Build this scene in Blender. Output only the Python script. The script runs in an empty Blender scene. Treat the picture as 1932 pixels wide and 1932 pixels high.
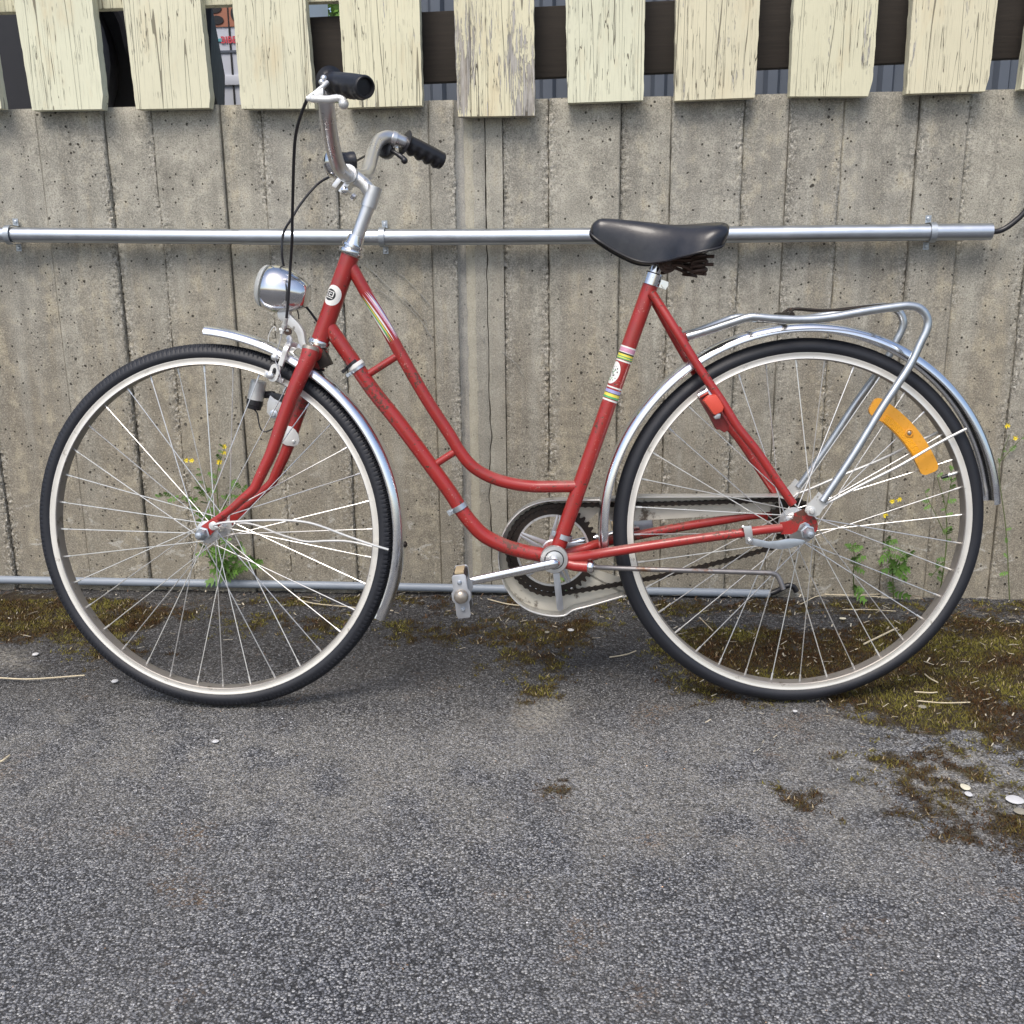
import bpy, math, random
import numpy as np
from mathutils import Vector, Matrix, noise as mnoise
rnd = random.Random(7)
nr = np.random.RandomState(11)
R = math.radians
C = bpy.context.scene.collection
sc = bpy.context.scene

# ------------------------------------------------------------------ camera, sky, sun, exposure
PX = 1932.0                       # the photograph's size in the units the measured points below use
F = 1930.3; TH = R(14.5415); ROLL = R(0.6372); CH = 0.8529; CD = 1.8233
fw = Vector((0, math.cos(TH), -math.sin(TH))); up0 = Vector((0, math.sin(TH), math.cos(TH))); rt0 = Vector((1, 0, 0))
c_, s_ = math.cos(ROLL), math.sin(ROLL)
rt = rt0*c_ - up0*s_; up = up0*c_ + rt0*s_
cam_loc = Vector((0, -CD, CH))
cd = bpy.data.cameras.new('camera'); cam = bpy.data.objects.new('camera', cd); C.objects.link(cam)
cam.matrix_world = Matrix(((rt.x, up.x, -fw.x, cam_loc.x), (rt.y, up.y, -fw.y, cam_loc.y), (rt.z, up.z, -fw.z, cam_loc.z), (0, 0, 0, 1)))
cd.sensor_width = 36; cd.lens = 36*F/PX; cd.clip_start = 0.02; cd.clip_end = 600
sc.camera = cam
world = bpy.data.worlds.new('World'); sc.world = world; world.use_nodes = True
wn = world.node_tree.nodes; wl = world.node_tree.links; wn.clear()
sky = wn.new('ShaderNodeTexSky'); sky.sky_type = 'NISHITA'; sky.sun_disc = False
SUN_EL, SUN_AZ = R(56), R(200)    # azimuth measured clockwise from +Y
sky.sun_elevation = SUN_EL; sky.sun_rotation = SUN_AZ; sky.air_density = 1.0; sky.dust_density = 3.0; sky.ozone_density = 0.8
bg = wn.new('ShaderNodeBackground'); bg.inputs['Strength'].default_value = 0.13
wo = wn.new('ShaderNodeOutputWorld'); wl.new(sky.outputs[0], bg.inputs[0]); wl.new(bg.outputs[0], wo.inputs[0])
sl = bpy.data.lights.new('sun', 'SUN'); sl.energy = 1.4; sl.angle = R(26); sl.color = (1, 0.95, 0.87)
sun = bpy.data.objects.new('sun', sl); C.objects.link(sun)
sd = Vector((math.sin(SUN_AZ)*math.cos(SUN_EL), math.cos(SUN_AZ)*math.cos(SUN_EL), math.sin(SUN_EL)))
sun.rotation_euler = sd.to_track_quat('Z', 'Y').to_euler(); sun.location = sd*20
sc.view_settings.view_transform = 'Standard'; sc.view_settings.look = 'None'; sc.view_settings.gamma = 1
sc.view_settings.exposure = 0.68

# ------------------------------------------------------------------ measured pixel -> point on a known plane
def ray(px, py):
    return (rt*((px-966)/F) - up*((py-966)/F) + fw).normalized()
def hit(px, py, M, v):
    """local coordinates, in frame M, of the point on its plane local y = v that shows at (px, py)"""
    I = M.inverted(); o = I @ cam_loc; d = (I.to_3x3() @ ray(px, py))
    return o + d*((v - o.y)/d.y)
BIKE = Matrix.Rotation(R(-0.565), 4, 'Z') @ Matrix.Rotation(R(-4.03), 4, 'X')
def B(px, py, v=0.0): return hit(px, py, BIKE, v)
h0, h1 = B(603, 645), B(662, 478)                # the steering axis runs up the head tube
ax = (h1-h0).normalized()
STE = Matrix.Translation(h0) @ Matrix.Rotation(R(-6), 4, ax) @ Matrix.Translation(-h0)   # bars, fork, front wheel are turned
def S(px, py, v=0.0): return STE @ hit(px, py, BIKE @ STE, v)    # result in bike coordinates
def Sdir(d): return STE.to_3x3() @ Vector(d)
WALLY = 0.6413; WA = R(3.623)
WALL = Matrix.Translation((0, WALLY, 0)) @ Matrix.Rotation(-WA, 4, 'Z')
def W(px, py, y=0.0): return hit(px, py, WALL, y)
def G(px, py, z=0.0):
    d = ray(px, py); return cam_loc + d*((z-cam_loc.z)/d.z)

# ------------------------------------------------------------------ materials
MATS = {}
class NT:
    def __init__(s, name):
        s.m = bpy.data.materials.new(name); s.m.use_nodes = True; s.t = s.m.node_tree; s.t.nodes.clear()
        s.out = s.n('ShaderNodeOutputMaterial'); s.b = s.n('ShaderNodeBsdfPrincipled'); s.l(s.b.outputs[0], s.out.inputs[0]); MATS[name] = s.m
    def n(s, t, **k):
        x = s.t.nodes.new(t)
        for a, v in k.items(): setattr(x, a, v)
        return x
    def l(s, a, b): s.t.links.new(a, b)
    def set(s, node, key, val):
        i = node.inputs[key]
        if hasattr(val, 'links'): s.l(val, i)
        elif isinstance(val, (tuple, list)) and len(val) == 3 and i.type == 'RGBA': i.default_value = (*val, 1)
        else: i.default_value = val
    def coord(s, scale=(1, 1, 1), kind='Object', loc=(0, 0, 0)):
        tc = s.n('ShaderNodeTexCoord'); mp = s.n('ShaderNodeMapping'); s.l(tc.outputs[kind], mp.inputs[0])
        mp.inputs['Scale'].default_value = scale; mp.inputs['Location'].default_value = loc; return mp.outputs[0]
    def noise(s, co, scale, detail=4, rough=0.55, dist=0.0):
        x = s.n('ShaderNodeTexNoise'); s.l(co, x.inputs['Vector']); x.inputs['Scale'].default_value = scale
        x.inputs['Detail'].default_value = detail; x.inputs['Roughness'].default_value = rough; x.inputs['Distortion'].default_value = dist
        return x.outputs['Fac']
    def voro(s, co, scale, feature='F1', rand=1.0):
        x = s.n('ShaderNodeTexVoronoi', feature=feature); s.l(co, x.inputs['Vector']); x.inputs['Scale'].default_value = scale
        if 'Randomness' in x.inputs: x.inputs['Randomness'].default_value = rand
        return x
    def ramp(s, fac, stops, interp='LINEAR'):
        x = s.n('ShaderNodeValToRGB'); s.l(fac, x.inputs[0]); cr = x.color_ramp; cr.interpolation = interp
        while len(cr.elements) < len(stops): cr.elements.new(0.5)
        for e, (p, c) in zip(cr.elements, stops):
            e.position = p; e.color = (c, c, c, 1) if isinstance(c, (int, float)) else (*c, 1)
        return x.outputs[0]
    def mix(s, fac, a, b, mode='MIX'):
        x = s.n('ShaderNodeMix', data_type='RGBA', blend_type=mode)
        for k, v in ((0, fac), (6, a), (7, b)):
            i = x.inputs[k]
            if hasattr(v, 'links'): s.l(v, i)
            elif isinstance(v, (tuple, list)): i.default_value = (*v, 1) if len(v) == 3 else v
            else: i.default_value = v if k == 0 else (v, v, v, 1)
        return x.outputs[2]
    def math(s, op, a, b=0.0, clamp=False):
        x = s.n('ShaderNodeMath', operation=op, use_clamp=clamp)
        for k, v in ((0, a), (1, b)):
            if hasattr(v, 'links'): s.l(v, x.inputs[k])
            else: x.inputs[k].default_value = v
        return x.outputs[0]
    def bump(s, h, strength=0.5, dist=0.001, prev=None):
        x = s.n('ShaderNodeBump'); s.l(h, x.inputs['Height']); x.inputs['Strength'].default_value = strength; x.inputs['Distance'].default_value = dist
        if prev is not None: s.l(prev, x.inputs['Normal'])
        return x.outputs[0]
    def fin(s, col=None, rough=None, metal=None, normal=None, **k):
        if col is not None: s.set(s.b, 'Base Color', col)
        if rough is not None: s.set(s.b, 'Roughness', rough)
        if metal is not None: s.set(s.b, 'Metallic', metal)
        if normal is not None: s.l(normal, s.b.inputs['Normal'])
        for kk, v in k.items(): s.set(s.b, kk.replace('_', ' '), v)
        return s.m

def simple(name, col, rough=0.5, metal=0.0, var=0.15, scale=60, bump=0.0, dirt=None, **k):
    t = NT(name); co = t.coord(); n = t.noise(co, scale, 5)
    lo = tuple(x*(1-var) for x in col); hi = tuple(min(1, x*(1+var)) for x in col)
    c = t.mix(n, lo, hi)
    if dirt: 
        dn = t.noise(co, dirt[1], 6, 0.65); c = t.mix(t.ramp(dn, [(dirt[2], 0.0), (dirt[2]+0.08, 1.0)]), c, dirt[0])
    r = t.math('ADD', t.math('MULTIPLY', t.math('SUBTRACT', n, 0.5), 0.25), rough, True)
    nm = t.bump(n, bump, 0.0006) if bump else None
    return t.fin(c, r, metal, nm, **k)

# red bicycle enamel with rust specks, scratches and dust
t = NT('red_enamel'); co = t.coord()
n1 = t.noise(co, 9, 4); n2 = t.noise(co, 140, 5, 0.7); n3 = t.noise(co, 16, 6, 0.72); nd = t.noise(co, 320, 3)
c = t.mix(n1, (0.27, 0.015, 0.014), (0.38, 0.027, 0.022))
c = t.mix(t.ramp(t.noise(co, 26, 5, .7), [(0.50, 0.0), (0.70, 0.5)]), c, (0.20, 0.035, 0.026))
chip = t.ramp(t.math('MULTIPLY', n2, t.math('ADD', n3, 0.42)), [(0.60, 0.0), (0.615, 1.0)])
bigw = t.ramp(t.math('ADD', t.math('MULTIPLY', t.noise(t.coord(loc=(3, 3, 3)), 7, 3, .5), 0.6), t.math('MULTIPLY', n2, 0.4)), [(0.575, 0.0), (0.592, 0.9)])
chip = t.math('MAXIMUM', chip, bigw)
c = t.mix(chip, c, (0.075, 0.040, 0.025))
scr = t.ramp(t.math('MULTIPLY', nd, t.math('ADD', t.noise(co, 30, 3), 0.45)), [(0.70, 0.0), (0.73, 0.5)])
c = t.mix(scr, c, (0.55, 0.30, 0.26))
geo = t.n('ShaderNodeNewGeometry'); sx = t.n('ShaderNodeSeparateXYZ'); t.l(geo.outputs['Normal'], sx.inputs[0])
dust = t.math('MULTIPLY', t.ramp(sx.outputs[2], [(0.55, 0.0), (1.0, 0.55)]), t.ramp(t.noise(co, 12, 5, .7), [(0.42, 0.0), (0.62, 1.0)]))
c = t.mix(dust, c, (0.27, 0.21, 0.17))
r = t.math('ADD', t.math('MULTIPLY', t.math('ADD', chip, dust), 0.4), t.math('ADD', 0.23, t.math('MULTIPLY', n1, 0.2)), True)
t.fin(c, r, 0.0, t.bump(t.mix(chip, n1, 0.0), 0.25, 0.0006), Coat_Weight=0.35, Coat_Roughness=0.18)

simple('chrome', (0.72, 0.72, 0.73), 0.14, 1.0, 0.08, 50, 0.06, dirt=((0.16, 0.13, 0.10), 45, 0.66))
simple('alloy', (0.72, 0.72, 0.71), 0.36, 0.9, 0.10, 70, 0.12, dirt=((0.22, 0.19, 0.15), 40, 0.64))
simple('bar_alloy', (0.66, 0.65, 0.65), 0.30, 0.9, 0.06, 40, 0.04)
simple('fender_metal', (0.86, 0.87, 0.89), 0.20, 1.0, 0.04, 10, 0.02, dirt=((0.45, 0.42, 0.38), 24, 0.70))
simple('rim_metal', (0.82, 0.79, 0.72), 0.40, 0.55, 0.08, 30, 0.08, dirt=((0.30, 0.26, 0.20), 28, 0.64))
simple('rim_bed', (0.30, 0.28, 0.26), 0.5, 0.6, 0.12, 40, 0.1, dirt=((0.14, 0.12, 0.10), 30, 0.60))
simple('spoke_steel', (0.82, 0.81, 0.78), 0.30, 0.75, 0.10, 40, 0.0)
simple('rack_steel', (0.50, 0.53, 0.55), 0.34, 0.9, 0.16, 60, 0.15, dirt=((0.16, 0.085, 0.045), 26, 0.66))
simple('stand_steel', (0.22, 0.21, 0.21), 0.42, 0.7, 0.25, 60, 0.2, dirt=((0.16, 0.085, 0.05), 22, 0.55))
simple('zinc', (0.52, 0.56, 0.60), 0.38, 0.85, 0.15, 80, 0.2)
simple('white_alloy', (0.66, 0.66, 0.64), 0.38, 0.5, 0.08, 60, 0.1, dirt=((0.22, 0.20, 0.17), 50, 0.64))
simple('brushed_grey', (0.50, 0.51, 0.53), 0.40, 0.75, 0.15, 60, 0.2)
simple('black_rubber', (0.011, 0.011, 0.014), 0.45, 0.0, 0.35, 60, 0.2)
simple('black_plastic', (0.014, 0.014, 0.017), 0.30, 0.0, 0.3, 60, 0.08)
simple('cable_black', (0.018, 0.018, 0.021), 0.36, 0.0, 0.2, 60)
simple('greasy_steel', (0.026, 0.020, 0.016), 0.48, 0.5, 0.5, 300, 0.4, dirt=((0.075, 0.045, 0.028), 90, 0.60))
simple('rusty_steel', (0.060, 0.036, 0.026), 0.62, 0.4, 0.4, 120, 0.4)
simple('guard_cream', (0.60, 0.57, 0.49), 0.40, 0.25, 0.08, 40, 0.1, dirt=((0.12, 0.095, 0.07), 26, 0.58))
simple('guard_lip', (0.66, 0.65, 0.62), 0.35, 0.5, 0.10, 60, 0.1, dirt=((0.16, 0.13, 0.10), 34, 0.60))
simple('decal_white', (0.78, 0.77, 0.73), 0.4, 0, 0.06, 200, dirt=((0.45, 0.20, 0.16), 160, 0.66))
simple('decal_black', (0.02, 0.02, 0.02), 0.4); simple('decal_green', (0.10, 0.40, 0.16), 0.4); simple('decal_yellow', (0.80, 0.68, 0.10), 0.4)
simple('decal_pink', (0.62, 0.30, 0.42), 0.4, var=0.4, scale=400); simple('decal_blue', (0.35, 0.36, 0.62), 0.4)
simple('lock_red', (0.62, 0.075, 0.045), 0.42, 0, 0.1, 80, 0.1); simple('lock_dark_red', (0.22, 0.030, 0.028), 0.5, 0, 0.35, 60, 0.2)
simple('lens_glass', (0.80, 0.82, 0.80), 0.08, 0.0, 0.02, 60, Transmission_Weight=0.6, IOR=1.45)
simple('pedal_amber', (0.42, 0.33, 0.20), 0.45, 0, 0.2, 200)
simple('cap_worn', (0.36, 0.32, 0.27), 0.35, 0.7, 0.15, 60, 0.1)
t = NT('orange_reflector'); co = t.coord((1, 1, 1)); br = t.n('ShaderNodeTexVoronoi'); t.l(co, br.inputs['Vector']); br.inputs['Scale'].default_value = 420
t.fin(t.mix(br.outputs['Distance'], (0.92, 0.42, 0.008), (0.70, 0.28, 0.004)), 0.22, 0, t.bump(br.outputs['Distance'], 0.7, 0.001), Coat_Weight=0.6, Coat_Roughness=0.08)
simple('orange_plain', (0.72, 0.33, 0.03), 0.30, 0, 0.08, 120, 0.05, Coat_Weight=0.5)

# saddle vinyl
t = NT('saddle_vinyl'); co = t.coord(); n = t.noise(co, 24, 5, .6); v = t.voro(co, 700)
dirtf = t.ramp(t.noise(co, 11, 5, .62), [(0.44, 0.0), (0.66, 0.75)])
t.fin(t.mix(dirtf, (0.007, 0.008, 0.013), (0.042, 0.040, 0.041)), t.math('ADD', 0.20, t.math('MULTIPLY', n, 0.26)), 0, t.bump(v.outputs['Distance'], 0.12, 0.0004, t.bump(n, 0.25, 0.002)), Coat_Weight=0.15)

# tyre
t = NT('tyre_rubber'); co = t.coord(); n = t.noise(co, 60, 5, .65)
t.fin(t.mix(t.noise(co, 14, 5, .6), (0.009, 0.010, 0.014), (0.019, 0.021, 0.028)), t.math('ADD', 0.45, t.math('MULTIPLY', n, 0.2)), 0, t.bump(n, 0.25, 0.0006))

# cast concrete marked by its formwork boards
def concrete(name, tone=(0.4, 0.4, 0.4, 0.0)):
    t = NT(name); co = t.coord(); cs = t.coord((9, 9, 0.8)); cg = t.coord((70, 70, 3.0))
    sep = t.n('ShaderNodeSeparateXYZ'); tcz = t.n('ShaderNodeTexCoord'); t.l(tcz.outputs['Object'], sep.inputs[0]); z = sep.outputs[2]
    oi = t.n('ShaderNodeObjectInfo'); rndv = oi.outputs['Random']
    big = t.noise(co, 3.2, 6, .6); mid = t.noise(co, 22, 6, .65); fine = t.noise(co, 330, 3, .7); grain = t.noise(cg, 1.6, 4, .6); streak = t.noise(cs, 1.3, 5, .65)
    c = t.mix(t.ramp(big, [(0.30, 0.0), (0.70, 1.0)]), (0.285, 0.270, 0.222), (0.400, 0.382, 0.320))
    c = t.mix(t.ramp(rndv, [(0.0, 0.0), (1.0, 0.55)]), c, (0.270, 0.262, 0.236))
    c = t.mix(t.ramp(mid, [(0.44, 0.0), (0.64, 0.75)]), c, (0.50, 0.475, 0.40))
    c = t.mix(t.ramp(t.noise(t.coord((1, 1, .5), loc=(8, 2, 1)), 9, 6, .75), [(0.34, 0.55), (0.48, 0.0)]), c, (0.165, 0.158, 0.135))
    c = t.mix(t.ramp(t.noise(t.coord((14, 14, 1.1), loc=(4, 1, 2)), 1.4, 6, .7), [(0.36, 0.45), (0.52, 0.0)]), c, (0.190, 0.178, 0.150))
    c = t.mix(t.ramp(t.math('ADD', t.math('MULTIPLY', streak, 0.85), t.math('MULTIPLY', z, -0.42)), [(0.06, 0.0), (0.30, 0.62)]), c, (0.220, 0.185, 0.132))
    c = t.mix(t.ramp(t.math('MULTIPLY', streak, mid), [(0.28, 0.0), (0.38, 0.45)]), c, (0.50, 0.44, 0.31))
    low = t.math('MULTIPLY', t.ramp(t.noise(t.coord((1, 1, 1.6)), 17, 6, .7, .6), [(0.58, 0.0), (0.64, 1.0)]), t.ramp(z, [(0.12, 0.8), (0.42, 0.0)]))
    c = t.mix(low, c, (0.50, 0.48, 0.43))
    c = t.mix(t.ramp(fine, [(0.34, 0.62), (0.50, 0.0)]), c, (0.120, 0.110, 0.092))
    c = t.mix(t.ramp(fine, [(0.52, 0.0), (0.72, 0.6)]), c, (0.60, 0.56, 0.46))
    pv = t.voro(co, 46); pr = t.n('ShaderNodeSeparateColor'); t.l(pv.outputs['Color'], pr.inputs[0])
    pit = t.math('MULTIPLY', t.math('LESS_THAN', pv.outputs['Distance'], t.math('MULTIPLY', t.math('POWER', pr.outputs[1], 3.0), t.math('MULTIPLY', t.math('ADD', t.noise(co, 300, 2), 0.2), 0.26))), t.math('GREATER_THAN', pr.outputs[0], 0.62))
    pv2 = t.voro(co, 130); pr2 = t.n('ShaderNodeSeparateColor'); t.l(pv2.outputs['Color'], pr2.inputs[0])
    pit2 = t.math('MULTIPLY', t.math('LESS_THAN', pv2.outputs['Distance'], t.math('MULTIPLY', pr2.outputs[1], 0.36)), t.math('GREATER_THAN', pr2.outputs[0], 0.90))
    pits = t.math('MAXIMUM', pit, pit2)
    c = t.mix(t.math('MULTIPLY', pits, 0.92), c, (0.040, 0.035, 0.028))
    at = t.n('ShaderNodeAttribute', attribute_name='rough_edge')
    c = t.mix(t.math('MULTIPLY', at.outputs['Fac'], t.ramp(t.noise(co, 120, 3, .8), [(0.40, 0.75), (0.50, 0.0)])), c, (0.085, 0.080, 0.070))
    c = t.mix(t.math('MULTIPLY', at.outputs['Fac'], t.ramp(t.noise(co, 150, 3, .8), [(0.54, 0.0), (0.60, 0.9)])), c, (0.62, 0.59, 0.52))
    c = t.mix(tone[3], c, tone[:3])
    h = t.math('SUBTRACT', t.math('ADD', t.math('MULTIPLY', fine, 0.6), t.math('MULTIPLY', grain, 0.35)), t.math('MULTIPLY', pits, 1.2))
    t.fin(c, 0.93, 0, t.bump(h, 0.95, 0.0026, t.bump(mid, 0.5, 0.004)), Specular_IOR_Level=0.25)
concrete('board_cast_concrete'); concrete('mortar_strip', (0.33, 0.335, 0.335, 0.40)); concrete('pale_strip', (0.50, 0.465, 0.36, 0.50)); concrete('joint_side', (0.40, 0.385, 0.33, 0.25))
simple('concrete_plain', (0.28, 0.26, 0.21), 0.95, 0, 0.2, 60, 0.5)
simple('crack_dark', (0.02, 0.018, 0.015), 0.95)

# flaking cream paint over grey wood.  wear = how much paint has gone
def paint_wood(name, wear, seed, tint=(0.60, 0.575, 0.40)):
    t = NT(name); k = seed*3.7
    cg = t.coord((1, 1, 0.055), loc=(k, k, k)); cf = t.coord((1, 1, 0.03), loc=(k, 0, k)); co = t.coord(loc=(k, k, 0))
    grain = t.noise(cg, 230, 5, .7, .4); g2 = t.noise(cf, 60, 4, .6, 1.2); blot = t.noise(t.coord((1, 1, 0.16), loc=(k, 2, k)), 22, 7, .72, .6)
    wood = t.mix(t.ramp(grain, [(0.34, 0.0), (0.6, 1.0)]), (0.16, 0.148, 0.130), (0.46, 0.44, 0.405))
    wood = t.mix(t.ramp(g2, [(0.5, 0.0), (0.75, 0.4)]), wood, (0.36, 0.29, 0.20))
    pc = t.mix(t.noise(co, 6, 4), tuple(x*0.86 for x in tint), tuple(min(1, x*1.12) for x in tint))
    pc = t.mix(t.ramp(grain, [(0.38, 0.5), (0.48, 0.0)]), pc, tuple(x*0.76 for x in tint))
    pc = t.mix(t.ramp(t.noise(t.coord((1, 1, 0.3), loc=(k, k, 5)), 20, 5, .65), [(0.55, 0.0), (0.75, 0.5)]), pc, (0.62, 0.50, 0.30))
    th = 0.665 - wear*0.20
    gone = t.ramp(t.math('ADD', t.math('MULTIPLY', blot, 0.62), t.math('MULTIPLY', grain, 0.38)), [(th, 0.0), (th+0.012, 1.0)])
    cr = t.noise(t.coord((1, 1, 0.035), loc=(k+3, k, 0)), 75, 3, .55, .8)
    crack = t.math('LESS_THAN', t.math('ABSOLUTE', t.math('SUBTRACT', cr, 0.5)), 0.006)
    crack = t.math('MULTIPLY', crack, t.ramp(t.noise(t.coord(loc=(k, 9, k)), 14, 3), [(0.44, 0.0), (0.52, 1.0)]))
    cr2 = t.noise(t.coord((1, 1, 0.02), loc=(k+13, k, 0)), 26, 2, .5, .3)
    crack2 = t.math('LESS_THAN', t.math('ABSOLUTE', t.math('SUBTRACT', cr2, 0.5)), 0.0045)
    crk = t.math('MAXIMUM', crack, t.math('MULTIPLY', crack2, 0.85))
    c = t.mix(gone, pc, wood); c = t.mix(t.math('MULTIPLY', crk, 0.85), c, (0.07, 0.058, 0.04))
    h = t.math('SUBTRACT', t.math('SUBTRACT', t.math('MULTIPLY', grain, 0.35), t.math('MULTIPLY', gone, 0.7)), t.math('MULTIPLY', crk, 1.5))
    return t.fin(c, 0.72, 0, t.bump(h, 0.8, 0.0016), Specular_IOR_Level=0.3)
PAINT = [paint_wood('cream_paint_%s' % w, wv, i+1, tn) for i, (w, wv, tn) in enumerate((
    ('sound', 0.02, (0.69, 0.685, 0.515)), ('worn', 0.22, (0.69, 0.665, 0.49)), ('flaking', 0.46, (0.69, 0.66, 0.475)), ('peeled', 0.72, (0.69, 0.65, 0.46)), ('aged', 0.34, (0.67, 0.625, 0.45))))]
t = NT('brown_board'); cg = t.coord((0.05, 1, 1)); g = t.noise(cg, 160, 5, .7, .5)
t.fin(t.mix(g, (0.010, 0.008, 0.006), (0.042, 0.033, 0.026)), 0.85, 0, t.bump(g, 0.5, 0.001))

# asphalt and what grows on it
t = NT('old_asphalt'); co = t.coord(kind='Object')
wig = t.noise(co, 90, 3, .6)
v1 = t.voro(co, 270); s1 = t.n('ShaderNodeSeparateColor'); t.l(v1.outputs['Color'], s1.inputs[0])
v2 = t.voro(co, 560); s2 = t.n('ShaderNodeSeparateColor'); t.l(v2.outputs['Color'], s2.inputs[0])
st = t.ramp(s1.outputs[0], [(0.0, (0.095, 0.099, 0.109)), (0.35, (0.205, 0.210, 0.226)), (0.62, (0.300, 0.305, 0.320)), (0.84, (0.39, 0.385, 0.375)), (0.96, (0.56, 0.56, 0.55))])
st = t.mix(t.ramp(s2.outputs[1], [(0.55, 0.0), (0.95, 0.6)]), st, (0.30, 0.305, 0.32))
gap = t.ramp(v1.outputs['Distance'], [(0.42, 0.0), (0.62, 1.0)])
c = t.mix(t.math('MULTIPLY', gap, 0.9), st, (0.030, 0.031, 0.034))
wv = t.voro(t.coord(kind='Object', loc=(.3, .1, 0)), 120); w3 = t.n('ShaderNodeSeparateColor'); t.l(wv.outputs['Color'], w3.inputs[0])
worn = t.math('MULTIPLY', t.ramp(t.noise(co, 1.7, 4, .6), [(0.50, 0.0), (0.62, 1.0)]), t.math('MULTIPLY', t.math('LESS_THAN', wv.outputs['Distance'], 0.36), t.math('GREATER_THAN', w3.outputs[0], 0.45)))
c = t.mix(t.math('MULTIPLY', worn, 0.65), c, (0.42, 0.43, 0.46))
hole = t.ramp(t.noise(co, 150, 4, .75, .5), [(0.36, 1.0), (0.46, 0.0)]); c = t.mix(t.math('MULTIPLY', hole, 0.42), c, (0.042, 0.041, 0.043))
patch = t.ramp(t.noise(co, 2.6, 5, .6), [(0.35, 0.0), (0.68, 1.0)])
c = t.mix(t.math('MULTIPLY', patch, 0.35), c, (0.215, 0.205, 0.185))
rust = t.math('MULTIPLY', t.ramp(t.noise(co, 5.5, 5, .65), [(0.57, 0.0), (0.70, 0.6)]), t.ramp(s1.outputs[2], [(0.62, 0.0), (0.7, 1.0)]))
c = t.mix(rust, c, (0.26, 0.155, 0.075))
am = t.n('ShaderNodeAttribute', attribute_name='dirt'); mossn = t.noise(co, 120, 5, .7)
c = t.mix(t.math('MULTIPLY', am.outputs['Fac'], t.ramp(mossn, [(0.40, 1.0), (0.62, 0.35)])), c, (0.038, 0.034, 0.030))  # soil tint and the soft shade near the wall, both mixed into the colour
ap = t.n('ShaderNodeAttribute', attribute_name='pale')
c = t.mix(t.math('MULTIPLY', ap.outputs['Fac'], t.ramp(t.noise(co, 130, 4, .7), [(0.38, 0.1), (0.56, 0.9)])), c, (0.40, 0.375, 0.32))
am2 = t.n('ShaderNodeAttribute', attribute_name='moss')
mc = t.ramp(t.noise(co, 26, 5, .7), [(0.36, (0.032, 0.021, 0.012)), (0.54, (0.052, 0.036, 0.015)), (0.70, (0.088, 0.076, 0.022))])
c = t.mix(t.ramp(t.math('ADD', am2.outputs['Fac'], t.math('MULTIPLY', t.math('SUBTRACT', mossn, 0.5), 0.9)), [(0.36, 0.0), (0.66, 0.92)]), c, mc)
h = t.math('ADD', t.math('MULTIPLY', v1.outputs['Distance'], -1.0), t.math('SUBTRACT', t.math('MULTIPLY', s1.outputs[1], 0.45), t.math('MULTIPLY', hole, 0.8)))
t.fin(c, 0.88, 0, t.bump(h, 0.95, 0.0030, t.bump(t.noise(co, 70, 5, .7), 0.7, 0.008)), Specular_IOR_Level=0.3)
def vcol(name, rough=0.8, spec=0.3, **k):
    t = NT(name); a = t.n('ShaderNodeVertexColor'); a.layer_name = 'tint'
    return t.fin(a.outputs[0], rough, 0, Specular_IOR_Level=spec, **k)
vcol('stone_chips'); vcol('moss_blades', 0.9, 0.1); vcol('leaf_green', 0.55, 0.35, Subsurface_Weight=0.0)
simple('stem_green', (0.10, 0.13, 0.04), 0.6); simple('petal_yellow', (0.80, 0.62, 0.03), 0.6); simple('dry_straw', (0.58, 0.50, 0.35), 0.8, 0, 0.2, 90)
simple('pale_stone', (0.58, 0.58, 0.58), 0.75, 0, 0.12, 80, 0.3); simple('wood_chip', (0.34, 0.20, 0.12), 0.9)
simple('flake_cream', (0.66, 0.62, 0.48), 0.8)
simple('pipe_galvanised', (0.52, 0.56, 0.61), 0.34, 0.95, 0.08, 30, 0.02); simple('clamp_zinc', (0.42, 0.46, 0.50), 0.45, 0.8, 0.2, 60, 0.1)
t = NT('conduit_grey'); co = t.coord((1, 1, 1)); t.fin(t.mix(t.noise(co, 18, 5), (0.22, 0.255, 0.30), (0.29, 0.325, 0.37)), 0.42, 0.0)
simple('dark_car_paint', (0.008, 0.008, 0.010), 0.6, 0, 0.05, 20, Specular_IOR_Level=0.15); simple('van_white', (0.55, 0.57, 0.62), 0.35, 0, 0.04, 10); simple('seam_black', (0.012, 0.012, 0.014), 0.7)
simple('graphic_brown', (0.33, 0.13, 0.075), 0.5); simple('print_teal', (0.10, 0.34, 0.38), 0.5); simple('print_red', (0.50, 0.06, 0.08), 0.5)
simple('corrugated_grey', (0.09, 0.105, 0.13), 0.5, 0.2, 0.12, 12, 0.1)

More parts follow.
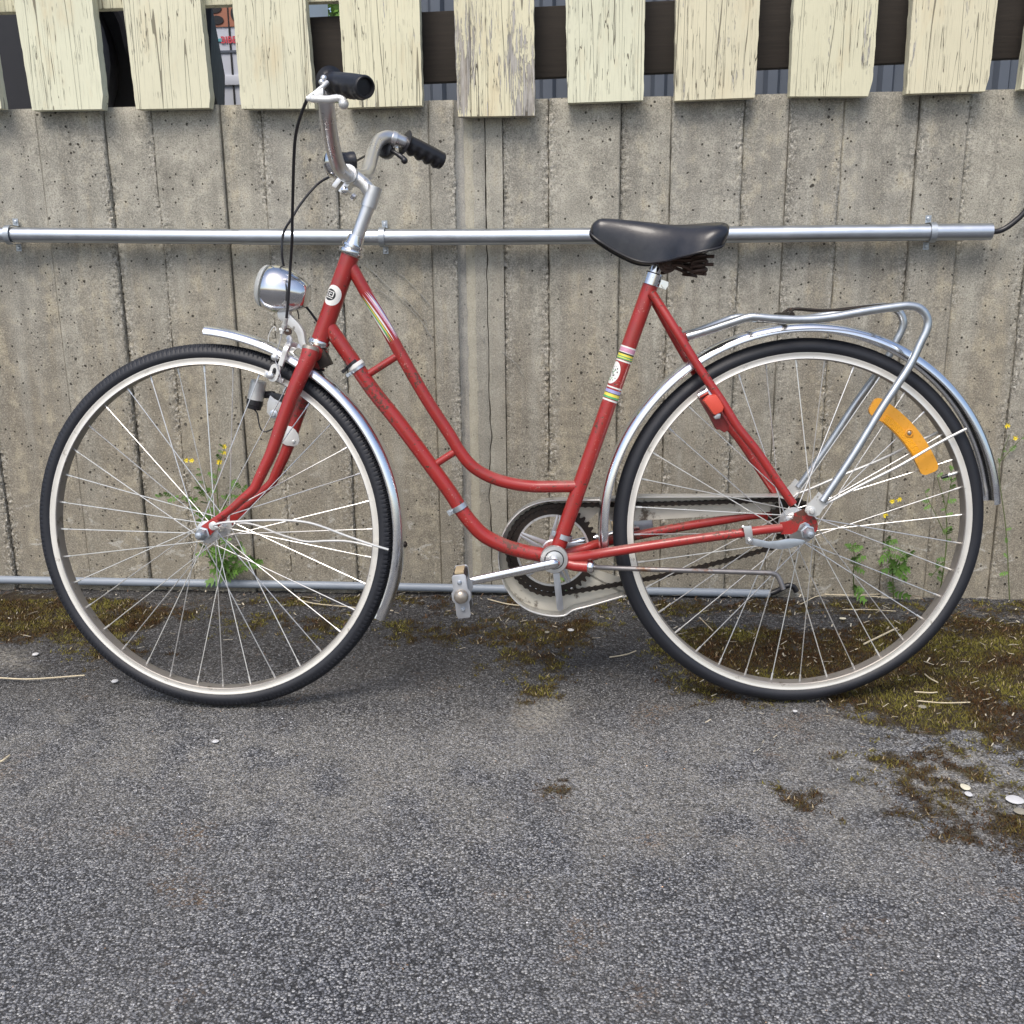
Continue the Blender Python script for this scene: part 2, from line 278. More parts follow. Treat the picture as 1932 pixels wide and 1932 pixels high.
# ------------------------------------------------------------------ mesh building
class MB:
    def __init__(s): s.v = []; s.f = []; s.m = []
    def add(s, vs, fs, mi=0):
        o = len(s.v); s.v += [tuple(p) for p in vs]; s.f += [tuple(i+o for i in f) for f in fs]; s.m += [mi]*len(fs)
    def tube(s, pts, r, seg=14, cap=True, mi=0, flat=None):
        """round tube through pts; r number or list; flat=(vector, k) squashes the section along vector by k"""
        pts = [Vector(p) for p in pts]; n = len(pts)
        rr = [r]*n if isinstance(r, (int, float)) else list(r)
        T = [((pts[min(i+1, n-1)]-pts[max(i-1, 0)]).normalized()) for i in range(n)]
        a = T[0].orthogonal().normalized(); vs = []
        for i in range(n):
            a = (a - T[i]*a.dot(T[i])).normalized(); b = T[i].cross(a)
            for k in range(seg):
                w = 2*math.pi*k/seg; o = (a*math.cos(w)+b*math.sin(w))*rr[i]
                if flat: f, kk = flat; o = o - f*o.dot(f)*(1-kk)
                vs.append(pts[i]+o)
        fs = [(i*seg+k, i*seg+(k+1) % seg, (i+1)*seg+(k+1) % seg, (i+1)*seg+k) for i in range(n-1) for k in range(seg)]
        if cap: fs += [tuple(range(seg))[::-1], tuple((n-1)*seg+k for k in range(seg))]
        s.add(vs, fs, mi); return s
    def cyl(s, a, b, r, r2=None, seg=20, mi=0): return s.tube([a, b], [r, r if r2 is None else r2], seg, True, mi)
    def rev(s, c, axis, prof, seg=32, mi=0, close=False):
        """revolve profile [(along, radius)] about axis through c"""
        c = Vector(c); axis = Vector(axis).normalized(); a = axis.orthogonal().normalized(); b = axis.cross(a); vs = []
        for (h, r) in prof:
            for k in range(seg):
                w = 2*math.pi*k/seg; vs.append(c+axis*h+(a*math.cos(w)+b*math.sin(w))*r)
        n = len(prof); fs = [(i*seg+k, i*seg+(k+1) % seg, ((i+1) % n)*seg+(k+1) % seg, ((i+1) % n)*seg+k) for i in range(n if close else n-1) for k in range(seg)]
        if not close:
            if prof[0][1] > 1e-6: fs.append(tuple(range(seg))[::-1])
            if prof[-1][1] > 1e-6: fs.append(tuple((n-1)*seg+k for k in range(seg)))
        s.add(vs, fs, mi); return s
    def ball(s, c, r, seg=16, mi=0, axis=(0, 0, 1), squash=1.0):
        return s.rev(c, axis, [(-math.cos(math.pi*i/8)*r*squash, max(1e-5, math.sin(math.pi*i/8)*r)) for i in range(9)], seg, mi)
    def box(s, c, x, y, z, mi=0):
        """oriented box: centre c and three half-axis vectors"""
        c, x, y, z = Vector(c), Vector(x), Vector(y), Vector(z)
        vs = [c+x*i+y*j+z*k for k in (-1, 1) for j in (-1, 1) for i in (-1, 1)]
        s.add(vs, [(0, 2, 3, 1), (4, 5, 7, 6), (0, 1, 5, 4), (2, 6, 7, 3), (0, 4, 6, 2), (1, 3, 7, 5)], mi); return s
    def prism(s, pts, d, mi=0):
        """closed outline pts (3D) given thickness vector d"""
        n = len(pts); d = Vector(d); vs = [Vector(p) for p in pts]+[Vector(p)+d for p in pts]
        s.add(vs, [tuple(range(n)), tuple(range(2*n-1, n-1, -1))]+[(i, i+n, (i+1) % n+n, (i+1) % n) for i in range(n)], mi); return s
    def obj(s, name, mats, parent=None, smooth=35, label=None, bevel=0.0, bseg=2):
        me = bpy.data.meshes.new(name); me.from_pydata(s.v, [], s.f); me.update()
        for m in (mats if isinstance(mats, (list, tuple)) else [mats]): me.materials.append(MATS[m] if isinstance(m, str) else m)
        me.polygons.foreach_set('material_index', s.m)
        o = bpy.data.objects.new(name, me); C.objects.link(o)
        import bmesh
        bm = bmesh.new(); bm.from_mesh(me); bmesh.ops.recalc_face_normals(bm, faces=bm.faces)
        if bevel: bmesh.ops.bevel(bm, geom=[e for e in bm.edges if e.is_manifold and e.calc_face_angle(0) > 0.6], offset=bevel, segments=bseg, affect='EDGES', profile=0.6)
        bm.to_mesh(me); bm.free()
        if smooth: me.shade_smooth(); me.set_sharp_from_angle(angle=R(smooth))
        if parent: o.parent = parent
        if label: o['label'] = label
        return o
def empty(name, M=None, parent=None):
    o = bpy.data.objects.new(name, None); C.objects.link(o); o.empty_display_size = 0.05
    if parent: o.parent = parent
    if M is not None: o.matrix_local = M
    return o
def tag(o, label=None, cat=None, group=None, kind=None):
    if label: o['label'] = label
    if cat: o['category'] = cat
    if group: o['group'] = group
    if kind: o['kind'] = kind
    return o
def spline(pts, n=8):
    """Catmull-Rom through pts (tuples or Vectors of any one length)"""
    P = [Vector(p) for p in pts]; P = [P[0]*2-P[1]]+P+[P[-1]*2-P[-2]]; out = []
    for i in range(1, len(P)-2):
        for k in range(n):
            u = k/n; a, b, c, d = P[i-1], P[i], P[i+1], P[i+2]
            out.append(0.5*((2*b)+(c-a)*u+(2*a-5*b+4*c-d)*u*u+(3*b-a-3*c+d)*u**3))
    out.append(P[-2]); return out
def lerp(a, b, u): return a+(b-a)*u
def np_mesh(name, verts, faces, mat, col=None):
    """verts (n,3), faces (m,k) of equal size k, col per vertex (n,3)"""
    me = bpy.data.meshes.new(name); k = faces.shape[1]; m = len(faces)
    me.vertices.add(len(verts)); me.vertices.foreach_set('co', verts.astype(np.float32).ravel())
    me.loops.add(m*k); me.loops.foreach_set('vertex_index', faces.astype(np.int32).ravel())
    me.polygons.add(m); me.polygons.foreach_set('loop_start', np.arange(m, dtype=np.int32)*k)
    me.update(calc_edges=True); me.validate()
    if col is not None:
        a = me.color_attributes.new('tint', 'FLOAT_COLOR', 'POINT'); a.data.foreach_set('color', np.concatenate([col, np.ones((len(col), 1))], 1).astype(np.float32).ravel())
    me.materials.append(MATS[mat]); o = bpy.data.objects.new(name, me); C.objects.link(o); return o
def vnoise(x, y, s, seed=0):
    """smooth value noise on arrays, 0..1"""
    xs, ys = x*s+seed*17.3, y*s+seed*9.1; xi, yi = np.floor(xs).astype(int), np.floor(ys).astype(int); fx, fy = xs-xi, ys-yi
    fx, fy = fx*fx*(3-2*fx), fy*fy*(3-2*fy)
    def h(i, j): q = np.sin(i*127.1+j*311.7+seed*74.7)*43758.5453; return q-np.floor(q)
    return (h(xi, yi)*(1-fx)+h(xi+1, yi)*fx)*(1-fy)+(h(xi, yi+1)*(1-fx)+h(xi+1, yi+1)*fx)*fy
def fbm(x, y, s, seed=0, o=4):
    a = 0; w = .5; tot = 0
    for i in range(o): a = a+w*vnoise(x, y, s*2**i, seed+i); tot += w; w *= .55
    return a/tot

# ------------------------------------------------------------------ ground
def gline(x0, x1, step, far, k=16):
    core = np.arange(x0, x1+1e-6, step); g = np.geomspace(step*2, far, k); return np.concatenate([x0-g[::-1], core, x1+g])
gx = gline(-1.55, 1.75, 0.0075, 60); gy = np.concatenate([-0.85-np.geomspace(0.02, 60, 16)[::-1], np.arange(-0.85, 0.80, 0.0075), 0.80+np.geomspace(0.02, 60, 16)])
XX, YY = np.meshgrid(gx, gy)
def wall_dist(x, y): return (WALLY - x*math.tan(WA)) - y       # metres in front of the wall
def gpoly(pts): return [(G(a, b).x, G(a, b).y) for a, b in pts]
def inside(x, y, poly, soft):
    """signed soft membership of a polygon"""
    ins = np.zeros(x.shape, bool); dmin = np.full(x.shape, 9.0); n = len(poly)
    for i in range(n):
        (x0, y0), (x1, y1) = poly[i], poly[(i+1) % n]
        cnd = ((y0 > y) != (y1 > y)) & (x < (x1-x0)*(y-y0)/(y1-y0+1e-12)+x0); ins ^= cnd
        L = (x1-x0)**2+(y1-y0)**2; u = np.clip(((x-x0)*(x1-x0)+(y-y0)*(y1-y0))/L, 0, 1)
        dmin = np.minimum(dmin, np.hypot(x-x0-u*(x1-x0), y-y0-u*(y1-y0)))
    sd_ = np.where(ins, dmin, -dmin); return np.clip(0.5+sd_/(2*soft), 0, 1)
MOSS = [  # outlines of the moss, measured on the ground, with softness and density
    (gpoly([(-60, 1118), (120, 1120), (240, 1125), (330, 1150), (300, 1185), (170, 1215), (80, 1200), (-60, 1215)]), 0.05, 0.95),
    (gpoly([(140, 1205), (300, 1190), (330, 1235), (230, 1260), (150, 1240)]), 0.06, 0.60),
    (gpoly([(240, 1140), (560, 1140), (720, 1165), (620, 1205), (400, 1200)]), 0.07, 0.52),
    (gpoly([(700, 1180), (900, 1150), (1150, 1165), (1120, 1215), (960, 1225), (760, 1205)]), 0.06, 0.56),
    (gpoly([(860, 1220), (1060, 1215), (1080, 1290), (880, 1280)]), 0.06, 0.38),
    (gpoly([(1200, 1210), (1330, 1180), (1560, 1180), (1800, 1160), (2000, 1190), (2000, 1450), (1900, 1410), (1830, 1385), (1740, 1370), (1590, 1345), (1500, 1300), (1330, 1290)]), 0.045, 1.0),
    (gpoly([(1250, 1240), (1500, 1260), (1640, 1330), (1300, 1335)]), 0.05, 0.70),
    (gpoly([(1590, 1420), (1800, 1390), (2000, 1430), (2000, 1630), (1900, 1620), (1760, 1590), (1640, 1550)]), 0.06, 0.47),
    (gpoly([(440, 1122), (1200, 1122), (1200, 1150), (440, 1146)]), 0.03, 0.52), (gpoly([(1200, 1128), (2000, 1134), (2000, 1165), (1200, 1160)]), 0.03, 0.44),
    (gpoly([(1850, 1530), (2000, 1500), (2000, 1620), (1900, 1590)]), 0.04, 0.80),
    (gpoly([(975, 1290), (1050, 1290), (1060, 1325), (1000, 1330)]), 0.03, 0.62),
    (gpoly([(1010, 1480), (1065, 1475), (1060, 1500), (1015, 1503)]), 0.02, 0.60),
    (gpoly([(1470, 1480), (1540, 1490), (1530, 1520), (1480, 1510)]), 0.03, 0.55)]
def moss_at(x, y):
    m = np.zeros(x.shape)
    for poly, soft, dens in MOSS: m = np.maximum(m, inside(x, y, poly, soft)*dens)
    n = .5*fbm(x, y, 11, 3, 5)+.5*fbm(x, y, 52, 13, 4); return np.clip(m*1.0 + (n-0.5)*2.3*(m > 0.02), 0, 1)*(m > 0.02)
def pale_at(x, y):
    p = inside(x, y, gpoly([(965, 1325), (1080, 1310), (1090, 1380), (970, 1385)]), 0.05)*0.8
    p = np.maximum(p, inside(x, y, gpoly([(1560, 1400), (1900, 1380), (1960, 1560), (1600, 1560)]), 0.12)*0.75)
    p = np.maximum(p, inside(x, y, gpoly([(980, 1490), (1060, 1485), (1060, 1530), (990, 1530)]), 0.03)*0.6)
    p = np.maximum(p, inside(x, y, gpoly([(-20, 1220), (60, 1220), (70, 1260), (-20, 1260)]), 0.03)*0.7)
    p = np.maximum(p, inside(x, y, gpoly([(100, 1340), (160, 1340), (160, 1370), (100, 1370)]), 0.03)*0.7)
    p = np.maximum(p, inside(x, y, gpoly([(-200, 1330), (600, 1350), (1300, 1370), (1560, 1350), (1700, 1420), (1960, 1600), (1700, 1700), (900, 1640), (200, 1560), (-200, 1500)]), 0.14)*0.42)
    return p*np.clip((fbm(x, y, 14, 21, 5)-0.32)*4, 0, 1)
wd = wall_dist(XX, YY)
dirt = np.clip(1.20-(wd-0.30-0.16*fbm(XX, YY, 2.6, 6))/0.36, 0, 1)*0.9*np.clip((wd+0.3)/0.3, 0, 1)  # dark strip along the wall: part soil, part painted shade fading outwards
mo = moss_at(XX, YY); pa = pale_at(XX, YY)
ZZ = (fbm(XX, YY, 3, 1)-0.5)*0.008+(fbm(XX, YY, 45, 2, 3)-0.5)*0.0045 + mo*0.004*fbm(XX, YY, 60, 8)
near = (np.abs(XX) < 2) & (np.abs(YY) < 1.2); ZZ = np.where(near, ZZ, -0.002) - 0.002
nx, ny = len(gx), len(gy); idx = np.arange(nx*ny).reshape(ny, nx)
fc = np.stack([idx[:-1, :-1].ravel(), idx[:-1, 1:].ravel(), idx[1:, 1:].ravel(), idx[1:, :-1].ravel()], 1)
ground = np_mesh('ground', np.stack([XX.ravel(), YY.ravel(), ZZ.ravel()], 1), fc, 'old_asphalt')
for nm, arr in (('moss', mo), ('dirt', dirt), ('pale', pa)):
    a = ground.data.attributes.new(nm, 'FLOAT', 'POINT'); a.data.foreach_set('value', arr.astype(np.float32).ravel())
ground.data.shade_smooth(); tag(ground, kind='structure', label='worn grey asphalt with stone chips and patches of moss')

# loose and exposed stone chips: far too many to count
def chips(name, n, xr, yr, smin, smax, keep, seed, label):
    q = np.random.RandomState(seed); x = q.uniform(*xr, n); y = q.uniform(*yr, n); k = keep(x, y, q); x, y = x[k], y[k]; n = len(x)
    s = smin*(smax/smin)**(q.rand(n)**2.2); base = np.array([[1, 0, 0], [.3, .95, 0], [-.8, .6, 0], [-.8, -.6, 0], [.3, -.95, 0], [0.05, 0, 1]])
    a = q.rand(n)*6.283; jit = 1+q.uniform(-.3, .3, (n, 6, 1)); P = base[None]*jit; asp = q.uniform(.55, 1, n)[:, None]
    px_ = P[:, :, 0]*s[:, None]; py_ = P[:, :, 1]*s[:, None]*asp; pz_ = P[:, :, 2]*s[:, None]*q.uniform(.25, .6, n)[:, None]
    ca, sa = np.cos(a)[:, None], np.sin(a)[:, None]; X = x[:, None]+px_*ca-py_*sa; Y = y[:, None]+px_*sa+py_*ca
    gz = (fbm(x, y, 3, 1)-0.5)*0.008+(fbm(x, y, 45, 2, 3)-0.5)*0.0045-0.0028
    Z = gz[:, None]+pz_; V = np.stack([X, Y, Z], -1).reshape(-1, 3)
    Fb = np.array([[0, 1, 5], [1, 2, 5], [2, 3, 5], [3, 4, 5], [4, 0, 5]]); Fc = (Fb[None]+np.arange(n)[:, None, None]*6).reshape(-1, 3)
    b = q.rand(n)**2.1; g = 0.095+0.62*b; w = q.rand(n); col = np.stack([g*(1+.02*w), g*(1.0), g*(1.05-.10*w)], 1)
    br = q.rand(n) < (0.03+0.12*np.clip((fbm(x, y, 3.0, 5)-.52)*5, 0, 1)); col[br] = col[br]*np.array([1.35, .85, .50])
    dk = np.clip(1-(wall_dist(x, y)-0.30)/0.4, 0, 1)*0.45; col *= (1-dk)[:, None]  # chips darkened towards the wall to match the shade painted on the asphalt
    o = np_mesh(name, V, Fc, 'stone_chips', np.repeat(col, 6, 0)); tag(o, label, kind='stuff'); return o
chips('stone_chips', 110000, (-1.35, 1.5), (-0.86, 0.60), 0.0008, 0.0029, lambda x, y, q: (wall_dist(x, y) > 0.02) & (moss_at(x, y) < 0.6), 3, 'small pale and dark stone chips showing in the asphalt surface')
# moss: short upright blades in brown, olive and yellow green
def moss_blades(n, seed):
    q = np.random.RandomState(seed); x = q.uniform(-1.5, 1.6, n); y = q.uniform(-0.60, 0.63, n)
    m = moss_at(x, y); k = (q.rand(n) < np.clip((m-0.26)*1.5, 0, 1)**1.3) & (wall_dist(x, y) > 0.004); x, y, m = x[k], y[k], m[k]; n = len(x)
    h = q.uniform(.0025, .0085, n)*(0.6+0.6*m); a = q.rand(n)*6.283; w = q.uniform(.0008, .0022, n); lx, ly = q.normal(0, .0045, (2, n))
    z0 = (fbm(x, y, 3, 1)-0.5)*0.008+(fbm(x, y, 45, 2, 3)-0.5)*0.0045-0.002
    V = np.stack([np.stack([x-np.cos(a)*w, y-np.sin(a)*w, z0], -1), np.stack([x+np.cos(a)*w, y+np.sin(a)*w, z0], -1), np.stack([x+lx, y+ly, z0+h], -1)], 1)
    t_ = fbm(x, y, 11, 31, 4)+q.normal(0, .07, n); c0 = np.array([.070, .038, .018]); c1 = np.array([.105, .080, .024]); c2 = np.array([.185, .165, .040])
    u = np.clip((t_-.36)/.16, 0, 1)[:, None]; u2 = np.clip((t_-.52)/.14, 0, 1)[:, None]; col = c0*(1-u)+c1*u; col = col*(1-u2)+c2*u2
    st_ = q.rand(n) < .045; col[st_] = [.40, .32, .20]
    o = np_mesh('moss', V.reshape(-1, 3), np.arange(n*3).reshape(-1, 3), 'moss_blades', np.repeat(col, 3, 0)); tag(o, 'brown and olive moss creeping over the asphalt along the wall', kind='stuff')
moss_blades(420000, 5)

# ------------------------------------------------------------------ concrete wall
wall = empty('concrete_wall', WALL); tag(wall, 'grey board-marked concrete wall running behind the red bicycle', 'wall')
ZT = W(966, 186).z
def wx(px, py=458): return W(px, py).x
seams = [wx(-330), wx(-240), wx(-150), wx(-60), wx(95), wx(217), wx(307), wx(432), wx(508), wx(641), wx(815), wx(863)]
seams_r = [wx(949), wx(1036), wx(1168), wx(1262), wx(1394), wx(1478), wx(1577), wx(1717), wx(1806), wx(1940), wx(2060), wx(2200)]
def panel(x0, x1, depth, tilt, i, rough_l, rough_r):
    """one board impression: front sheet with an uneven outline, returned at the sides into the wall"""
    q = np.random.RandomState(100+i); nz = 260; cols = [0, .003, .007, .012, .019, .027] ; wdt = x1-x0
    us = np.unique(np.concatenate([np.array(cols)/wdt, np.linspace(.03/wdt, 1-.03/wdt, 6), 1-np.array(cols)/wdt])); us = us[(us >= 0) & (us <= 1)]
    zs = np.linspace(-0.06, ZT, nz); V = []; RE = []
    gL = np.clip((fbm(zs, zs*0+i, 5, i)-.30)*4, 0, 1); gR = np.clip((fbm(zs, zs*0+3*i, 5, i+9)-.30)*4, 0, 1)
    eL = (fbm(zs, zs*0+i, 22, i, 5)-.5)*(.008 if rough_l else .002); eR = (fbm(zs, zs*0-i, 26, i+40, 5)-.5)*(.008 if rough_r else .002)
    for j, z in enumerate(zs):
        top = 0.004*max(0, (z-(ZT-.012))/.012)
        for u in us:
            e = eL[j]*max(0, 1-u*wdt/.012)+eR[j]*max(0, 1-(1-u)*wdt/.012)
            rl = max(0, 1-u*wdt/.030)*rough_l*gL[j]; rr = max(0, 1-(1-u)*wdt/.030)*rough_r*gR[j]
            y = depth+tilt*(u-.5)+top+ (rl+rr)*0.011*abs(mnoise.noise(Vector((u*wdt*210, z*150, i*3.1)))) + 0.0016*mnoise.noise(Vector((x0*9+u*wdt*9, z*5, i)))
            if u in (us[0], us[-1]): y += 0.003
            V.append((x0+.0004+(wdt-.0008)*u+e*.5, y, z)); RE.append(max(rl, rr))
    n = len(us); fs = [(j*n+k, j*n+k+1, (j+1)*n+k+1, (j+1)*n+k) for j in range(nz-1) for k in range(n-1)]
    b = MB(); b.add(V, fs); o0 = len(b.v)
    bk = [(V[j*n][0], .05, V[j*n][2]) for j in range(nz)]+[(V[j*n+n-1][0], .05, V[j*n+n-1][2]) for j in range(nz)]
    b.v += bk; 
    for j in range(nz-1):
        b.f.append((j*n, (j+1)*n, o0+j+1, o0+j)); b.f.append((j*n+n-1, o0+nz+j, o0+nz+j+1, (j+1)*n+n-1)); b.m += [0, 0]
    b.f.append(tuple([(nz-1)*n+k for k in range(n)]+[o0+2*nz-1, o0+nz-1])); b.m.append(0)
    o = b.obj('panel', 'board_cast_concrete', wall, 40); a = o.data.attributes.new('rough_edge', 'FLOAT', 'POINT')
    vals = RE+[0]*(2*nz); a.data.foreach_set('value', vals[:len(o.data.vertices)])
for i in range(len(seams)-1):
    panel(seams[i], seams[i+1], (-0.001, 0.007)[i % 2]+rnd.uniform(-.001, .001), rnd.choice((-.004, .003, -.002)), i, (i*7) % 3 != 1, (i*5) % 3 != 0)
for i in range(len(seams_r)-1):
    panel(seams_r[i], seams_r[i+1], (0.007, -0.001)[i % 2]+rnd.uniform(-.001, .001), rnd.choice((-.004, .004, .002)), i+30, 1, (i % 3) != 1)
# the joint between the two pours: rounded groove, pale mortar strips and a long crack
xa, xb, xc, xd, xe = wx(863), wx(879), wx(896), wx(918), wx(949)
def strip(x0, x1, ys, mat, name, seed, wob=0.0):
    b = MB(); nz = 120; n = len(ys); V = []
    for j in range(nz):
        z = -0.06+(ZT+.06)*j/(nz-1)
        for k in range(n):
            u = k/(n-1); V.append((lerp(x0, x1, u)+wob*mnoise.noise(Vector((seed, k*.3, z*9))), ys[k]+0.0022*mnoise.noise(Vector((u*5, z*22, seed))), z))
    b.add(V, [(j*n+k, j*n+k+1, (j+1)*n+k+1, (j+1)*n+k) for j in range(nz-1) for k in range(n-1)]); return b.obj(name, mat, wall, 60)
strip(xa-.001, xb+.001, [.004, .010, .013, .011, .006], 'mortar_strip', 'joint_strip', 1)
strip(xb-.001, xc+.002, [.007, .004, .002, .001, .001, .002], 'pale_strip', 'joint_strip', 2)
def crack_x(z):
    return xd + 0.0065*mnoise.noise(Vector((0, 3, z*6)))*(1 if z < ZT*0.62 else 0.15) + 0.004*mnoise.noise(Vector((7, 1, z*26)))*(1 if z < ZT*0.72 else 0.1)
def crack_side(x_out, sgn, mat, name, seed):
    b = MB(); nz = 260; V = []
    for j in range(nz):
        z = -0.06+(ZT+.06)*j/(nz-1); w = 0.0008+0.0016*abs(mnoise.noise(Vector((2, 2, z*14)))); xe_ = crack_x(z)+sgn*w
        for u, y in ((0, .001), (.35, .0), (.8, .001), (1, .003)):
            V.append((lerp(x_out, xe_, u), y+0.003*mnoise.noise(Vector((u*2, z*16, seed))), z))
        V.append((xe_, .03, z))
    b.add(V, [(j*5+k, j*5+k+1, (j+1)*5+k+1, (j+1)*5+k) for j in range(nz-1) for k in range(4)]); return b.obj(name, mat, wall, 50)
crack_side(xc-.001, -1, 'joint_side', 'joint_strip', 5); crack_side(xe+.001, 1, 'joint_side', 'joint_strip', 9)
b = MB(); x0, x1 = wx(-330), wx(2200); b.box(((x0+x1)/2, .10, ZT/2-.05), ((x1-x0)/2, 0, 0), (0, .072, 0), (0, 0, ZT/2+.047)); b.obj('wall_core', 'concrete_plain', wall, 0)

# pale scrapes across the boards beside the front of the frame
for k, L in enumerate(([(690, 500), (740, 548), (790, 600), (816, 640)], [(742, 508), (770, 530), (812, 576)], [(704, 540), (742, 566)], [(760, 560), (806, 610)], [(896, 618), (914, 645)], [(948, 665), (975, 688), (985, 705)])):
    b = MB(); P = [W(px, py, -.0006) for px, py in L]
    b.tube([p+Vector((.0015*mnoise.noise(p*90), 0, .0015*mnoise.noise(p*70))) for p in spline(P, 8)], [.0010+.0007*mnoise.noise(p*60) for p in spline(P, 8)], 6); b.obj('scrape', 'mortar_strip', wall, 40)

# ------------------------------------------------------------------ fence
fence = empty('picket_fence', WALL); tag(fence, 'cream painted picket fence standing on the concrete wall', 'fence')
PK = [  # top-left x, bottom-left (x,y), bottom-right (x,y), top-right x, material, chipped bottom, label
    (-128, (-135+20, 206), (4, 205), -28, 1, 0, None),
    (25, (60, 208), (198, 206), 174, 0, .007, 'cream picket with one long dark crack, second from left'),
    (231, (257, 206), (398, 203), 377, 1, .004, None),
    (438, (455, 205), (594, 205), 576, 1, .0, 'cream picket with paint flaked off its lower left corner'),
    (639, (651, 203), (797, 199), 791, 2, .0, 'cream picket behind the near handlebar grip, paint flaking on its right'),
    (856, (864, 220), (1009, 218), 1007, 3, .0, 'longest picket, its paint peeled down to grey wood'),
    (1067, (1071, 194), (1214, 189), 1217, 0, .0, None),
    (1276, (1273, 190), (1424, 184), 1434, 4, .0, None),
    (1498, (1490, 182), (1645, 181), 1658, 2, .008, None),
    (1722, (1710, 177), (1864, 172), 1883, 4, .006, 'yellowed cream picket at the right end'),
    (1950, (1926, 168), (2080, 164), 2110, 1, .0, None)]
YP = -0.036
for i, (tl, bl, br_, tr_, mi, chip_, lab) in enumerate(PK):
    A, Bq, D_, E_ = W(bl[0], bl[1], YP), W(br_[0], br_[1], YP), W(tl, 0, YP), W(tr_, 0, YP)
    top = 1.72; L = A+(D_-A)*((top-A.z)/(D_.z-A.z)); Rr = Bq+(E_-Bq)*((top-Bq.z)/(E_.z-Bq.z))
    nz, nxk = 40, 11; b = MB(); th = 0.030
    yaw_ = rnd.uniform(-.0035, .0035); V = []
    for j in range(nz):
        u = (j/(nz-1))**1.8; pl, pr = A.lerp(L, u), Bq.lerp(Rr, u)
        for k in range(nxk):
            w = k/(nxk-1); p = pl.lerp(pr, w); e = 0
            if k == 0: e = .0016*mnoise.noise(Vector((i, 1, p.z*40)))
            if k == nxk-1: e = .0016*mnoise.noise(Vector((i, 5, p.z*40)))-max(0, chip_*(1-(p.z-Bq.z)/.03))*(j < 12)
            zz = p.z + (0.0012*mnoise.noise(Vector((w*30, i, 2))) if j == 0 else 0)
            cup = .0022*math.cos((w-.5)*3.0)*(-1 if i % 2 else 1)
            V.append((p.x+e, YP+yaw_*(w-.5)*2+cup*.5, zz))
    nf = len(V); V += [(x, y+th, z) for x, y, z in V]
    q_ = lambda j, k: j*nxk+k
    fs = [(q_(j, k), q_(j, k+1), q_(j+1, k+1), q_(j+1, k)) for j in range(nz-1) for k in range(nxk-1)]
    fs += [tuple(nf+m for m in f[::-1]) for f in fs]
    for j in range(nz-1):
        fs += [(q_(j, 0), q_(j+1, 0), nf+q_(j+1, 0), nf+q_(j, 0)), (q_(j, nxk-1), nf+q_(j, nxk-1), nf+q_(j+1, nxk-1), q_(j+1, nxk-1))]
    for k in range(nxk-1):
        fs += [(q_(0, k), nf+q_(0, k), nf+q_(0, k+1), q_(0, k+1)), (q_(nz-1, k), q_(nz-1, k+1), nf+q_(nz-1, k+1), nf+q_(nz-1, k))]
    b.add(V, fs); o = b.obj('picket', PAINT[mi], fence, 30, lab, bevel=0.0)
def board(P, Q, hh, y, th, mat, name, label=None):
    b = MB(); P, Q = Vector(P), Vector(Q); d = (Q-P)/2; b.box((P+Q)/2+Vector((0, th/2, 0)), d, (0, th/2, 0), (0, 0, hh/2)); return b.obj(name, mat, fence, 30, label, bevel=.003)
# dark brown board between the posts, then the cream rail whose lower edge just shows at the top left
YB = 0.03
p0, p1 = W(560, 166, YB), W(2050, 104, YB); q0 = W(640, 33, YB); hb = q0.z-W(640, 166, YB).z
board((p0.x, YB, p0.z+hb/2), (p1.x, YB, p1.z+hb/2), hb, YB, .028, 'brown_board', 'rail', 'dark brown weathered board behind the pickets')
p0, p1 = W(-120, 27, 0.0), W(700, 0, 0.0)
board((p0.x, 0, p0.z+.06), (p1.x, 0, p1.z+.06), .12, 0, .03, PAINT[1], 'rail', 'cream painted rail')

# ------------------------------------------------------------------ pipes on the wall
pipe = empty('steel_pipe', WALL); tag(pipe, 'thick galvanised steel pipe clamped across the wall at saddle height', 'pipe')
YPp = -0.034
def wl_pts(L, y): return [W(a, b_, y) for a, b_ in L]
line = [(-260, 441), (0, 443), (455, 446), (889, 447), (1300, 443), (1600, 439.5), (1870, 436.5)]
rp = 0.0172
L1 = wl_pts([(-260, 441), (0, 443), (250, 445), (455, 446.5)], YPp); L2 = wl_pts([(455, 446.5), (700, 447.5), (889, 447), (1300, 443.5), (1600, 440), (1870, 437)], YPp)
MB().tube(L1, rp, 28).obj('pipe_length', 'pipe_galvanised', pipe)
b = MB(); b.tube(L2, rp+.0011, 28, False); e = L2[-1]; b.rev(e, (1, 0, 0), [(0, rp+.0011), (.0005, rp-.0015), (-.05, rp-.0015)], 28); b.obj('pipe_length', 'pipe_galvanised', pipe)
